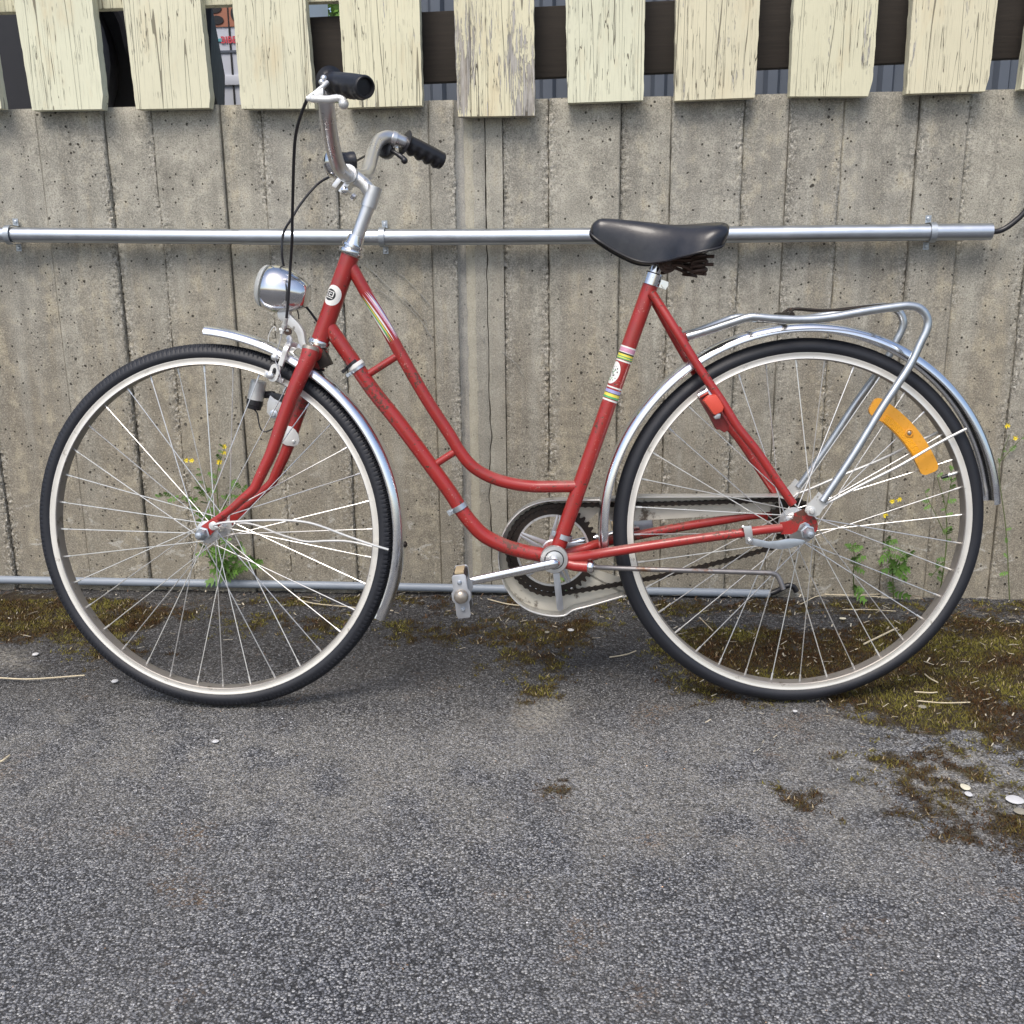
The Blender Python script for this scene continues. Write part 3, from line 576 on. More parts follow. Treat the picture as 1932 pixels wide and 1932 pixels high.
def clamp(px, py):
    c = W(px, py, YPp); b = MB(); w = .0065; r = rp+.0035
    pr = [(r*math.cos(a), r*math.sin(a)) for a in [math.pi*k/16 for k in range(-16, 1)]]
    pts = [(c.x-w, -.0035, c.z+r+.018), (c.x-w, -.0035, c.z+r)]
    o_ = []
    for k in range(17):
        a = math.pi/2+math.pi*k/16; o_.append((c.y+r*math.cos(a), c.z+r*math.sin(a)))
    prof = [(-.0012, c.z+r+.017), (-.0012, c.z+r)]+o_+[(-.0012, c.z-r), (-.0012, c.z-r-.017)]
    V = [(c.x-w, y, z) for y, z in prof]+[(c.x+w, y, z) for y, z in prof]; n = len(prof)
    V += [(x, y-.0016 if (k % n) in (0, 1, n-1, n-2) else c.y+(y-c.y)*1.09, z if (k % n) in (0, 1, n-1, n-2) else c.z+(z-c.z)*1.09) for k, (x, y, z) in enumerate(V)]
    fs = [(k, k+1, n+k+1, n+k) for k in range(n-1)]+[(2*n+k, 3*n+k, 3*n+k+1, 2*n+k+1) for k in range(n-1)]
    fs += [(k, 2*n+k, 2*n+k+1, k+1) for k in range(n-1)]+[(n+k, n+k+1, 3*n+k+1, 3*n+k) for k in range(n-1)]+[(0, n, 3*n, 2*n), (n-1, 3*n-1, 4*n-1, 2*n-1)]
    b.add(V, fs); o = b.obj('clamp', 'clamp_zinc', pipe, 40)
    for s in (1, -1):
        MB().rev((c.x, -.003, c.z+s*(r+.0095)), (0, -1, 0), [(0, .0042), (.002, .0042), (.0032, .0028), (.0034, .0001)], 12).obj('screw', 'zinc', o)
for p in ((19, 443), (722, 447.5), (1758, 438.5)): clamp(*p)
cb = empty('black_cable', WALL); tag(cb, 'black cable leaving the right end of the thick steel pipe', 'cable')
P = spline([W(1850, 437.5, YPp), W(1872, 437, YPp), W(1890, 434, YPp), W(1912, 420, YPp-.002), W(1935, 397, YPp-.004), W(1952, 360, YPp-.004), W(1956, 300, YPp-.004), W(1957, 200, YPp)], 6)
MB().tube(P, .0062, 12).obj('cable_sheath', 'cable_black', cb)
cond = empty('grey_conduit', WALL); tag(cond, 'thin blue-grey plastic conduit lying along the foot of the wall', 'conduit')
yc = -0.014; L3 = wl_pts([(-260, 1088), (0, 1093.5), (300, 1099), (600, 1104), (900, 1110), (1200, 1115), (1452, 1120)], yc)
b = MB(); b.tube(spline(L3, 6), .0102, 18, False); b.rev(L3[-1], (1, 0, 0), [(0, .0102), (0, .0085), (-.03, .0085)], 18); b.obj('conduit_tube', 'conduit_grey', cond)
cb = empty('black_cable', WALL); tag(cb, 'short black cable coming out of the grey conduit below the kickstand', 'cable')
MB().tube(spline([W(1440, 1120, yc), W(1456, 1119, yc), W(1470, 1113, yc), W(1486, 1105, yc-.003), W(1497, 1107, yc), W(1503, 1116, yc)], 6), .0068, 12).obj('cable_sheath', 'cable_black', cb)

# ------------------------------------------------------------------ yard level behind the wall, and what stands on it
ZY = ZT-0.035
b = MB(); b.box((0, 15.08, ZY-.1), (30, 0, 0), (0, 14.9, 0), (0, 0, .1)); o = b.obj('yard', 'concrete_plain', None, 0); o.matrix_world = WALL; tag(o, kind='structure', label='raised concrete yard behind the wall')
def hidden_car(name, M, L, Hh, Wd, paint, label, wheel_x):
    """car shell extruded from a side outline with round wheel openings; local x along, y away, z up"""
    root = empty(name, M); tag(root, label, 'car')
    rw = .31; out = []
    def arch(cx): return [(cx+rw*1.13*math.cos(a), .30+rw*1.13*math.sin(a)) for a in [math.pi*(1-k/12) for k in range(13)]]
    out += [(.02, .22), (.0, .45), (.05, .62), (.10, .72)]
    out += [(.9, .86), (1.25, .92), (1.6, 1.38), (2.4, 1.42), (2.95, 1.02), (L-.06, .95), (L, .60), (L-.04, .22)]
    low = arch(wheel_x[1])[::-1]+arch(wheel_x[0])[::-1]
    low = [(x, max(z, .20)) for x, z in low]
    b = MB(); poly = out+low; b.prism([(x, .0, z) for x, z in poly], (0, Wd, 0)); b.obj('body', paint, root, 30, bevel=.03, bseg=3)
    for cx in wheel_x:
        w = MB(); w.rev((cx, .03, .30), (0, 1, 0), [(0, .19), (.0, .27), (.02, rw-.01), (.06, rw), (.14, rw), (.18, rw-.02), (.20, .2)], 36); o = w.obj('wheel', 'black_rubber', root, 40)
        w = MB(); w.rev((cx, .032, .30), (0, 1, 0), [(.03, .03), (.0, .05), (.02, .17), (-.002, .19), (.03, .19)], 30); w.obj('hub_cap', 'seam_black', o, 40)
    b = MB(); b.box((L/2, .45, .55), (L/2-.08, 0, 0), (0, .2, 0), (0, 0, .40)); b.obj('underbody', 'seam_black', root, 0)
    b = MB(); b.prism([(1.42, -.004, .97), (1.68, -.004, 1.32), (2.35, -.004, 1.35), (2.8, -.004, 1.02)], (0, -.006, 0)); b.obj('window', 'black_plastic', root, 30)
    b = MB(); b.box((1.38, -.006, .62), (.002, 0, 0), (0, .002, 0), (0, 0, .32)); b.obj('door_seam', 'seam_black', root, 0); b = MB(); b.box((2.35, -.006, .62), (.002, 0, 0), (0, .002, 0), (0, 0, .32)); b.obj('door_seam', 'seam_black', root, 0)
    return root
e0 = W(408, 120, .95); Mc = WALL @ Matrix.Translation((e0.x, .95, ZY)) @ Matrix.Rotation(R(17), 4, 'Z') @ Matrix.Scale(-1, 4, (1, 0, 0))
hidden_car('parked_car', Mc, 3.3, 1.42, 1.4, 'dark_car_paint', 'dark car half hidden behind the left pickets', (.62, 2.6))
van = empty('parked_van', WALL); tag(van, 'white van showing through the gap left of the handlebar, with brown graphic and red lettering', 'van')
yv = 2.6; a, d = W(330, 165, yv), W(560, -200, yv); vx1 = W(470, 60, yv).x; vx0 = vx1-2.6; zb, zt = ZY+.28, ZY+1.9
b = MB(); b.box(((vx0+vx1)/2, yv+.85, (zb+zt)/2), ((vx1-vx0)/2, 0, 0), (0, .85, 0), (0, 0, (zt-zb)/2)); b.obj('body', 'van_white', van, 30, bevel=.05, bseg=3)
for k in (.45, 1.75):
    w = MB(); w.rev((vx0+k, yv+.02, ZY+.30), (0, 1, 0), [(0, .15), (.0, .26), (.02, .29), (.15, .30), (.2, .2)], 32); w.obj('wheel', 'black_rubber', van, 40)
s_ = W(436, 100, yv-.004); b = MB(); b.box((s_.x, yv-.003, (zb+zt)/2), (.004, 0, 0), (0, .003, 0), (0, 0, (zt-zb)/2-.06)); b.obj('door_seam', 'seam_black', van, 0)
s_ = W(420, 152, yv); b = MB(); b.box(((vx0+vx1)/2, yv-.006, s_.z), ((vx1-vx0)/2-.03, 0, 0), (0, .008, 0), (0, 0, .022)); b.obj('side_trim', 'van_white', van, 30, bevel=.004)
s_ = W(415, 98, yv); b = MB(); b.box(((vx0+vx1)/2, yv-.003, s_.z), ((vx1-vx0)/2-.03, 0, 0), (0, .004, 0), (0, 0, .005)); b.obj('side_trim', 'corrugated_grey', van, 30)
g0, g1 = W(380, 52, yv), W(470, -60, yv); b = MB(); b.box(((g0.x+g1.x)/2, yv-.003, (g0.z+g1.z)/2), ((g1.x-g0.x)/2, 0, 0), (0, .003, 0), (0, 0, (g1.z-g0.z)/2)); gr = b.obj('graphic', 'graphic_brown', van, 0)
for px, py, rx_, rz_ in ((404, 16, 14, 9), (409, 38, 13, 8.5), (446, 26, 11, 15), (404, -14, 14, 12)):
    c = W(px, py, yv-.008); s1_ = (W(px+rx_, py, yv-.008)-c).length; s2_ = (W(px, py-rz_, yv-.008)-c).length
    b = MB(); b.prism([(c.x+s1_*math.cos(t_), yv-.010, c.z+s2_*math.sin(t_)) for t_ in [2*math.pi*k/24 for k in range(24)]], (0, .003, 0)); b.obj('dark_oval', 'seam_black', van, 0)
c0, c1 = W(406, 73, yv-.006), W(419, 78.5, yv-.006); b = MB(); b.box(((c0.x+c1.x)/2, yv-.004, (c0.z+c1.z)/2), ((c1.x-c0.x)/2, 0, 0), (0, .003, 0), (0, 0, abs(c1.z-c0.z)/2)); b.obj('print_stripe', 'print_teal', van, 0)
def text_mesh(txt, size, name, mat, M, parent, depth=.0006, bold=0.0):
    cu = bpy.data.curves.new(name, 'FONT'); cu.body = txt; cu.size = size; cu.extrude = depth; cu.offset = bold; cu.align_x = 'CENTER'; cu.align_y = 'CENTER'
    tmp = bpy.data.objects.new(name, cu); me = bpy.data.meshes.new_from_object(tmp); bpy.data.objects.remove(tmp); me.materials.clear(); me.materials.append(MATS[mat])
    o = bpy.data.objects.new(name, me); C.objects.link(o); o.parent = parent; o.matrix_local = M; return o
c0 = W(431, 75.5, yv-.008); text_mesh('BIBE', .040, 'lettering', 'print_red', Matrix.Translation((c0.x, yv-.006, c0.z)) @ Matrix.Rotation(R(90), 4, 'X'), van, bold=.0012)
# corrugated sheet fence further back on the right
cs_ = empty('sheet_fence', WALL); tag(cs_, 'blue-grey corrugated metal sheet showing low behind the pickets on the right', 'fence')
x0, x1 = W(760, 20, 1.1).x, W(2100, 20, 1.1).x; n = int((x1-x0)/.09)
for k in range(n):
    xx = x0+k*.09; pr = [(0, 0), (.03, 0), (.042, .022), (.078, .022), (.09, 0)]
    b = MB(); V = [(xx+a_, 1.1+b_, z) for z in (ZY, ZY+1.3) for a_, b_ in pr]+[(xx+a_, 1.103+b_, z) for z in (ZY, ZY+1.3) for a_, b_ in pr]
    b.add(V, [(i, i+1, i+6, i+5) for i in range(4)]+[(10+i+5, 10+i+6, 10+i+1, 10+i) for i in range(4)]+[(5+i, 6+i, 16+i, 15+i) for i in range(4)]); b.obj('sheet_rib', 'corrugated_grey', cs_, 0)
c = W(1671, 162, .16); cap = MB(); cap.rev((c.x, .16, ZY), (0, 0, 1), [(0, .030), (.004, .034), (.022, .034), (.030, .030), (.031, .0001)], 20); o = cap.obj('plastic_cap', 'black_plastic', None, 40); o.matrix_world = WALL; tag(o, 'small round black plastic cap on top of the concrete wall behind the pickets', 'cap')
# green bush far behind the left gap
q = np.random.RandomState(4); n = 9000; cb_ = WALL @ W(612, 10, 7.0); P = q.normal(0, 1, (n, 3)); P /= np.linalg.norm(P, axis=1)[:, None]; P *= (q.rand(n)**.4)[:, None]*np.array([1.7, .8, 1.5]); P += np.array([cb_.x, cb_.y, cb_.z+.1])
a = q.rand(n)*6.28; u = np.stack([np.cos(a), q.normal(0, .5, n), np.sin(a)], -1)*.035; v = np.stack([-np.sin(a), q.normal(0, .6, n), np.cos(a)], -1)*.022
V = np.stack([P-u, P+v, P+u, P-v], 1).reshape(-1, 3); g = q.uniform(.6, 1.5, n)[:, None]; col = np.array([.10, .20, .03])*g
bush = empty('green_bush', Matrix.Translation((cb_.x, cb_.y, cb_.z-1.2))); tag(bush, 'sunlit green bush seen above the brown board between two pickets', 'bush')
o = np_mesh('foliage', V-np.array([cb_.x, cb_.y, cb_.z-1.2]), np.arange(4*n).reshape(-1, 4), 'leaf_green', np.repeat(col, 4, 0)); o.parent = bush
b = MB(); b.tube([(0, 0, -.1), (.03, 0, .5), (0, 0, 1.2)], [.05, .04, .02], 8); b.obj('trunk', 'wood_chip', bush)

# ------------------------------------------------------------------ the bicycle
bike = empty('bicycle', BIKE); tag(bike, 'red step-through city bicycle parked in front of the concrete wall', 'bicycle')
Y = Vector((0, 1, 0))
def on_v(p, v): return Vector((p.x, v, p.z))
# --- frame
fr = MB(); ht0, ht1 = B(604, 643), B(661, 482)
fr.cyl(ht0, ht1, .0163, seg=28); frame = fr.obj('frame', 'red_enamel', bike, 40)
def part(mb, name, mat, parent, label=None, smooth=38, bevel=0.0): return mb.obj(name, mat, parent, smooth, label, bevel)
dn = spline([B(*p) for p in ((612, 603), (623, 620), (662, 676), (704, 737), (756, 802), (808, 872), (850, 930), (867, 957), (888, 985), (913, 1010), (950, 1029), (983, 1039), (1022, 1047), (1045, 1052))], 5)
part(MB().tube(dn, .0138, 24), 'down_tube', 'red_enamel', frame, 'scuffed red down tube with worn brown patches')
tp = spline([B(*p) for p in ((661, 499), (667, 510), (685, 543), (710, 586), (737, 634), (766.5, 687), (808, 758), (850, 822.6), (867, 851), (891.5, 880), (925, 900), (964, 912), (1003, 917.6), (1042, 918), (1096, 917))], 5)
part(MB().tube(tp, .0113, 22), 'top_tube', 'red_enamel', frame, 'curved red upper tube')
for a, d, r in (((684, 713), (750, 671), .0068), ((812, 882), (868, 846), .0068)): part(MB().cyl(B(*a), B(*d), r, seg=14), 'strut', 'red_enamel', frame)
st0, st1 = B(1047, 1050), B(1228, 536); part(MB().cyl(st0, st1, .0140, seg=28), 'seat_tube', 'red_enamel', frame)
bbc = B(1045.6, 1056, -.036); bbc.y = 0
part(MB().cyl(on_v(bbc, -.034), on_v(bbc, .034), .0205, seg=32), 'bottom_bracket_shell', 'red_enamel', frame)
def both(mk, name, mat, parent, label=None):
    for s in (-1, 1): part(mk(s), name, mat, parent, label)
def cs_mb(s):
    P = [B(1068, 1054, -.020), B(1100, 1050, -.030), B(1157, 1040.5, -.045), B(1298, 1019, -.058), B(1391, 1006.5, -.064), B(1440, 999.5, -.066), B(1475, 996, -.066)]
    P = spline(P, 5); n = len(P); return MB().tube([Vector((p.x, p.y*-s, p.z)) for p in P], [lerp(.0098, .0078, i/n) for i in range(n)], 18)
both(cs_mb, 'chain_stay', 'red_enamel', frame)
def ss_mb(s):
    P = [B(1229, 552, -.014), B(1240, 568, -.018), B(1281, 633, -.036), B(1321, 697, -.045), B(1361, 756, -.052), B(1392, 806, -.057), B(1427, 850, -.061), B(1467, 909, -.064), B(1496, 951, -.066)]
    P = spline(P, 5); return MB().tube([Vector((p.x, p.y*-s, p.z)) for p in P], .0080, 18)
both(ss_mb, 'seat_stay', 'red_enamel', frame)
def zp(L, ox, oy, k, v): return [B(ox+x*k, oy+y*k, v) for x, y in L]
dp = zp([(240, 500), (300, 492), (350, 480), (398, 455), (405, 395), (520, 345), (560, 372), (610, 405), (655, 450), (680, 520), (675, 580), (640, 625), (580, 660), (515, 690), (497, 660), (560, 622), (600, 570), (585, 520), (530, 495), (470, 520), (450, 570), (440, 600), (370, 635), (250, 637)], 1433.6, 905.4, .1612, -.068)
def dp_mb(s): return MB().prism([Vector((p.x, p.y*-s, p.z)) for p in dp], (0, .005*s*-1, 0))
both(dp_mb, 'dropout', 'red_enamel', frame)
part(MB().cyl(Vector((B(1275, 622).x, -.034, B(1275, 622).z)), Vector((B(1275, 622).x, .034, B(1275, 622).z)), .006, seg=12), 'stay_bridge', 'red_enamel', frame)

def cyl_patch(mb, a, bq, r, shape, mi=0, ns=16, nt=16):
    """sheet hugging the tube a-b: shape(u,w)->(distance along, angle) where angle 0 faces the camera side (-v)"""
    a, bq = Vector(a), Vector(bq); T = (bq-a).normalized(); n0 = Vector((0, -1, 0)); n0 = (n0-T*n0.dot(T)).normalized(); m = T.cross(n0)
    V = []
    for i in range(ns+1):
        for k in range(nt+1):
            s, w = shape(i/ns, k/nt); V.append(a+T*s+(n0*math.cos(w)+m*math.sin(w))*r)
    mb.add(V, [(i*(nt+1)+k, i*(nt+1)+k+1, (i+1)*(nt+1)+k+1, (i+1)*(nt+1)+k) for i in range(ns) for k in range(nt)], mi)
def along(a, bq, p): a, bq = Vector(a), Vector(bq); return (Vector(p)-a).dot((bq-a).normalized())
def stripes(a, bq, r, p_from, p_to, cols):
    """printed rings round a tube: cols = [(share, material)]"""
    s0, s1 = along(a, bq, p_from), along(a, bq, p_to); names = []
    b = MB(); tot = sum(c[0] for c in cols); acc = 0
    for sh, m in cols:
        if m:
            if m not in names: names.append(m)
            u0, u1 = lerp(s0, s1, acc/tot), lerp(s0, s1, (acc+sh)/tot)
            cyl_patch(b, a, bq, r, lambda i, k: (lerp(u0, u1, i), lerp(-math.pi, math.pi, k)), names.index(m), 1, 32)
        acc += sh
    return b, names
RING = [(.10, 'decal_white'), (.08, 'decal_pink'), (.20, 'decal_pink'), (.05, 'decal_white'), (.10, 'decal_black'), (.14, 'decal_yellow'), (.07, 'decal_green'), (.06, 'decal_yellow'), (.08, 'decal_green'), (.05, None), (.10, 'decal_white')]
b, nm = stripes(st0, st1, .0143, B(1187, 655), B(1176, 683), RING); part(b, 'striped_decal', nm, frame, 'upper striped band on the seat tube')
RING2 = [(.10, 'decal_white'), (.12, None), (.22, 'decal_blue'), (.05, 'decal_black'), (.20, 'decal_yellow'), (.14, 'decal_green'), (.07, None), (.12, 'decal_white')]
b, nm = stripes(st0, st1, .0143, B(1162, 731), B(1152, 757), RING2); part(b, 'striped_decal', nm, frame, 'lower striped band on the seat tube')
def oval(mb, a, bq, r, cen, hs, ha, a0, mi=0, spots=0):
    s0 = along(a, bq, cen)
    def sh(u, w): rr = u; th = w*2*math.pi; return s0+hs*rr*math.cos(th), a0+ha*rr*math.sin(th)
    cyl_patch(mb, a, bq, r, sh, mi, 5, 28)
b = MB(); oval(b, st0, st1, .0143, B(1162, 704), .021, 1.0, -1.05, 0)
for k in range(46):
    th, rr = rnd.uniform(0, 6.28), rnd.uniform(0, .8); s0 = along(st0, st1, B(1162, 704))+.021*rr*math.cos(th)
    oval(b, st0, st1, .0145, Vector(st0)+(Vector(st1)-Vector(st0)).normalized()*s0, rnd.uniform(.0006, .0016), rnd.uniform(.03, .09), -1.05+1.0*rr*math.sin(th), rnd.choice((1, 1, 2)))
part(b, 'oval_decal', ['decal_white', 'decal_black', 'decal_green'], frame, 'speckled white oval sticker on the seat tube')
# head tube badge: white disc, black oval, pale square letter strokes
b = MB(); cen = B(627, 556.5); A0 = -.30
oval(b, ht0, ht1, .0166, cen, .0185, 1.08, A0, 0)
oval(b, ht0, ht1, .0168, cen, .0105, .66, A0-.22, 1)
s0 = along(ht0, ht1, cen)
def stroke(s_a, s_b, w_a, w_b): cyl_patch(b, ht0, ht1, .0170, lambda i, k: (s0+lerp(s_a, s_b, i), A0-.22+lerp(w_a, w_b, k)), 0, 2, 4)
for args in ((.0055, .0068, -.42, .42), (-.0062, -.0049, -.42, .42), (-.0062, .0068, -.42, -.32), (-.0028, .0068, .32, .42), (.0020, .0032, -.15, .20), (-.0028, -.0016, -.15, .42), (-.0028, .0032, -.15, -.05)): stroke(*args)
part(b, 'head_badge', ['decal_white', 'decal_black'], frame, 'round white badge with a black oval emblem on the head tube')
# slanted striped sticker winding round the upper tube
b = MB(); ta, tb = B(697, 563), B(731, 623.5)
L_ = (Vector(tb)-Vector(ta)).length
for k, (m, w) in enumerate((('decal_white', .30), ('decal_green', .34), ('decal_yellow', .16), ('decal_white', .22), (None, .06), ('decal_pink', .42), ('decal_white', .3), ('decal_blue', .20), (None, .07), ('decal_white', .16))):
    if m: cyl_patch(b, ta, tb, .01165, lambda i, j, k=k, w=w: (L_*(-.20+1.55*i)+.0, 1.00-(k*.27)+.9*(.5-i)-w*j*(1-abs(i*2-1)**2)*1.2), ['decal_white', 'decal_green', 'decal_yellow', 'decal_pink', 'decal_blue'].index(m), 22, 3)
part(b, 'striped_decal', ['decal_white', 'decal_green', 'decal_yellow', 'decal_pink', 'decal_blue'], frame, 'green and pink striped sticker winding round the upper tube')
def band(pa, tan_a, tan_b, r, w, mat, label=None, ear=True, parent=bike, name='clamp_band'):
    """flat strap with a bolt ear around a tube running from tan_a to tan_b"""
    T = (Vector(tan_b)-Vector(tan_a)).normalized(); c = Vector(pa); b = MB()
    b.rev(c, T, [(-w, r), (-w, r+.0016), (w, r+.0016), (w, r)], 28, close=True)
    if ear is not None:
        n = Y.cross(T).normalized()*(1 if ear else -1); b.box(c+n*(r+.005)-Y*.002, T*w, n*.006, Y*.0022); b.box(c+n*(r+.005)+Y*.003, T*w, n*.006, Y*.0022)
        b.cyl(c+n*(r+.007)-Y*.011, c+n*(r+.007)+Y*.008, .0034, seg=6)
    return part(b, name, mat, parent, label, 30)
band(B(867, 956.5), B(860, 945), B(874, 968), .0139, .0050, 'zinc', 'silver cable clamp low on the down tube', True)
band(B(1064.5, 1012), B(1060, 1026), B(1070, 997), .0141, .0048, 'zinc', 'silver cable clamp at the foot of the seat tube', False)
band(B(672, 690), B(665, 680), B(679, 700), .0139, .0040, 'decal_white', 'white striped sleeve high on the down tube', None, name='sleeve')
band(B(675.5, 695), B(665, 680), B(679, 700), .0139, .0030, 'zinc', 'silver clamp high on the down tube', True)
band(B(665.5, 686), B(655, 673), B(672, 693), .0139, .0028, 'black_rubber', 'black strap high on the down tube', True, name='strap')

# --- headset, stem, fork
def rev_part(name, c, d, prof, mat, parent, label=None, seg=32): return part(MB().rev(c, d, prof, seg), name, mat, parent, label)
T = (ht1-ht0).normalized()
rev_part('headset_cup', B(661.5, 480), T, [(-.001, .0162), (0, .021), (.004, .0225), (.0075, .0215), (.009, .018), (.012, .0182), (.013, .0205), (.017, .0205), (.018, .0165), (.022, .0155), (.034, .0145), (.0345, .011)], 'chrome', bike, 'upper headset')
rev_part('headset_cup', B(604, 642), -T, [(-.002, .0160), (0, .0195), (.003, .0205), (.008, .0205), (.011, .0185), (.013, .0150), (.018, .0145)], 'chrome', bike, 'lower headset')
qa, qb = S(671, 455), S(696, 386); part(MB().cyl(qa, qb, .0118, seg=26), 'stem', 'alloy', bike, 'worn alloy handlebar stem'); stem = bike.children[-1]
stem = [o for o in bike.children if o.name.startswith('stem')][0]
k1, cl = S(703.5, 357), S(662, 331)
b = MB(); b.cyl(S(694.5, 391), S(706.5, 352), .0142, seg=30); b.tube([S(664, 332), S(676, 339), S(688, 348), S(699, 362), S(702, 372)], [.0148, .0128, .0122, .0128, .0120], 24)
part(b, 'stem_neck', 'alloy', stem)
b = MB(); a_, d_ = S(661.5, 331.5, -.022), S(661.5, 331.5, -.022)+Sdir((0, .044, 0)); a_ = S(661.5, 331.5); vv = Sdir((0, 1, 0)); b.cyl(a_-vv*.021, a_+vv*.021, .0162, seg=30); part(b, 'bar_clamp', 'alloy', stem)
b = MB(); e1 = S(646, 352); dd = (e1-a_).normalized(); nn = dd.cross(vv).normalized()
for s in (-.0075, .0075): b.box(e1+nn*s-dd*.003, dd*.013, vv*.014, nn*.0048)
part(b, 'clamp_jaw', 'alloy', stem, bevel=.0015)
b = MB(); e2 = S(655, 361); b.rev(e2+nn*.012, nn, [(0, .0066), (.006, .0066), (.007, .005)], 6); b.rev(e2-vv*.012, -vv, [(0, .0062), (.006, .0062), (.0075, .004), (.0078, .0001)], 14); b.cyl(e2-vv*.013, e2+vv*.012, .005); part(b, 'clamp_bolt', 'chrome', stem)
fork = part(MB().cyl(S(604, 655), S(600.5, 662), .0165, seg=28), 'fork', 'red_enamel', bike, 'red fork turned slightly away')
BL = [((586.5, 657), -.031, .0150), ((583, 672), -.034, .0150), ((574, 694), -.036, .0146), ((560, 725), -.038, .0138), ((536, 786), -.041, .0122), ((518, 838), -.044, .0112), ((509.6, 860), -.045, .0106), ((498, 884), -.046, .0101), ((488, 905), -.047, .0096), ((478.6, 923), -.048, .0090), ((458.6, 940.5), -.050, .0082), ((437, 960), -.052, .0073), ((420, 972), -.053, .0064), ((411, 978.5), -.053, .0060)]
def mirS(px, py, v, s): 
    p = hit(px, py, BIKE @ STE, v); return STE @ Vector((p.x, p.y*-s, p.z))
def fork_blade(s):
    n = 4; P = spline([tuple(mirS(*p, v, s))+(r,) for p, v, r in BL], n) if False else None
    pts = [mirS(*p, v, s) for p, v, r in BL]; sp = spline(pts, n); rr = []
    for i in range(len(BL)-1): rr += [lerp(BL[i][2], BL[i+1][2], k/n) for k in range(n)]
    rr.append(BL[-1][2]); return MB().tube(sp, rr, 22)
for s in (-1, 1): part(fork_blade(s), 'fork_blade', 'red_enamel', fork)
b = MB(); b.tube([mirS(583, 671, -.032, -1), mirS(592, 668, -.016, -1), S(597, 667), mirS(592, 668, -.016, 1), mirS(583, 671, -.032, 1)], [.0120, .0135, .0145, .0135, .0120], 20); part(b, 'fork_crown', 'red_enamel', fork)
for s in (-1, 1):
    P = [mirS(px, py, -.052, s) for px, py in ((423, 967), (428, 980), (414, 991), (403, 1003), (396, 1011), (388, 1013), (380, 1010), (374, 1003), (374, 998), (382, 991), (396, 981), (410, 971))]
    part(MB().prism(P, Sdir((0, .0045, 0))), 'dropout', 'red_enamel', fork, bevel=.0008)
for s in (-1, 1):
    b = MB(); c = mirS(586.5, 657, -.031, s); b.rev(c, (mirS(586.5, 657, -.031, s)-mirS(583, 672, -.034, s)).normalized(), [(-.004, .0153), (.0015, .0154), (.0035, .0135), (.0038, .0001)], 24); part(b, 'crown_cap', 'cap_worn', fork)

# --- wheels.  local wheel frame: x-z plane is the wheel, y the axle
RT = .345
def tyre_mb(tread, seed):
    NA = 1200 if tread else 360; prof = []
    sec = [(-.0105, .3160), (-.0135, .3192), (-.0163, .3230), (-.0178, .3278), (-.0168, .3325), (-.0140, .3375), (-.0105, .3408), (-.0065, .3432), (-.0022, .3446)]
    sec = sec+[(-a, r) for a, r in sec[::-1]]; n = len(sec); b = MB(); V = []
    for i in range(NA):
        w = 2*math.pi*i/NA; c, s = math.cos(w), math.sin(w)
        for k, (y, r) in enumerate(sec):
            e = 0
            if tread and 4 <= k <= n-5:
                ph = (i+2*(k if k < n/2 else n-1-k)) % 5; side = k in (5, 6, n-6, n-7)
                if side: e = -.0026 if ph < 1 else .0006
                else: e = -.0022 if ((i+2*k) % 5) < 1 else .0004
                if k in (4, n-5): e = -.0010
            elif not tread and 5 <= k <= n-6: e = -.0007 if k % 2 else .0
            V.append(((r+e)*c, y*(1+ (e*10)), (r+e)*s))
    b.add(V, [(i*n+k, i*n+k+1, ((i+1) % NA)*n+k+1, ((i+1) % NA)*n+k) for i in range(NA) for k in range(n-1)]); return b
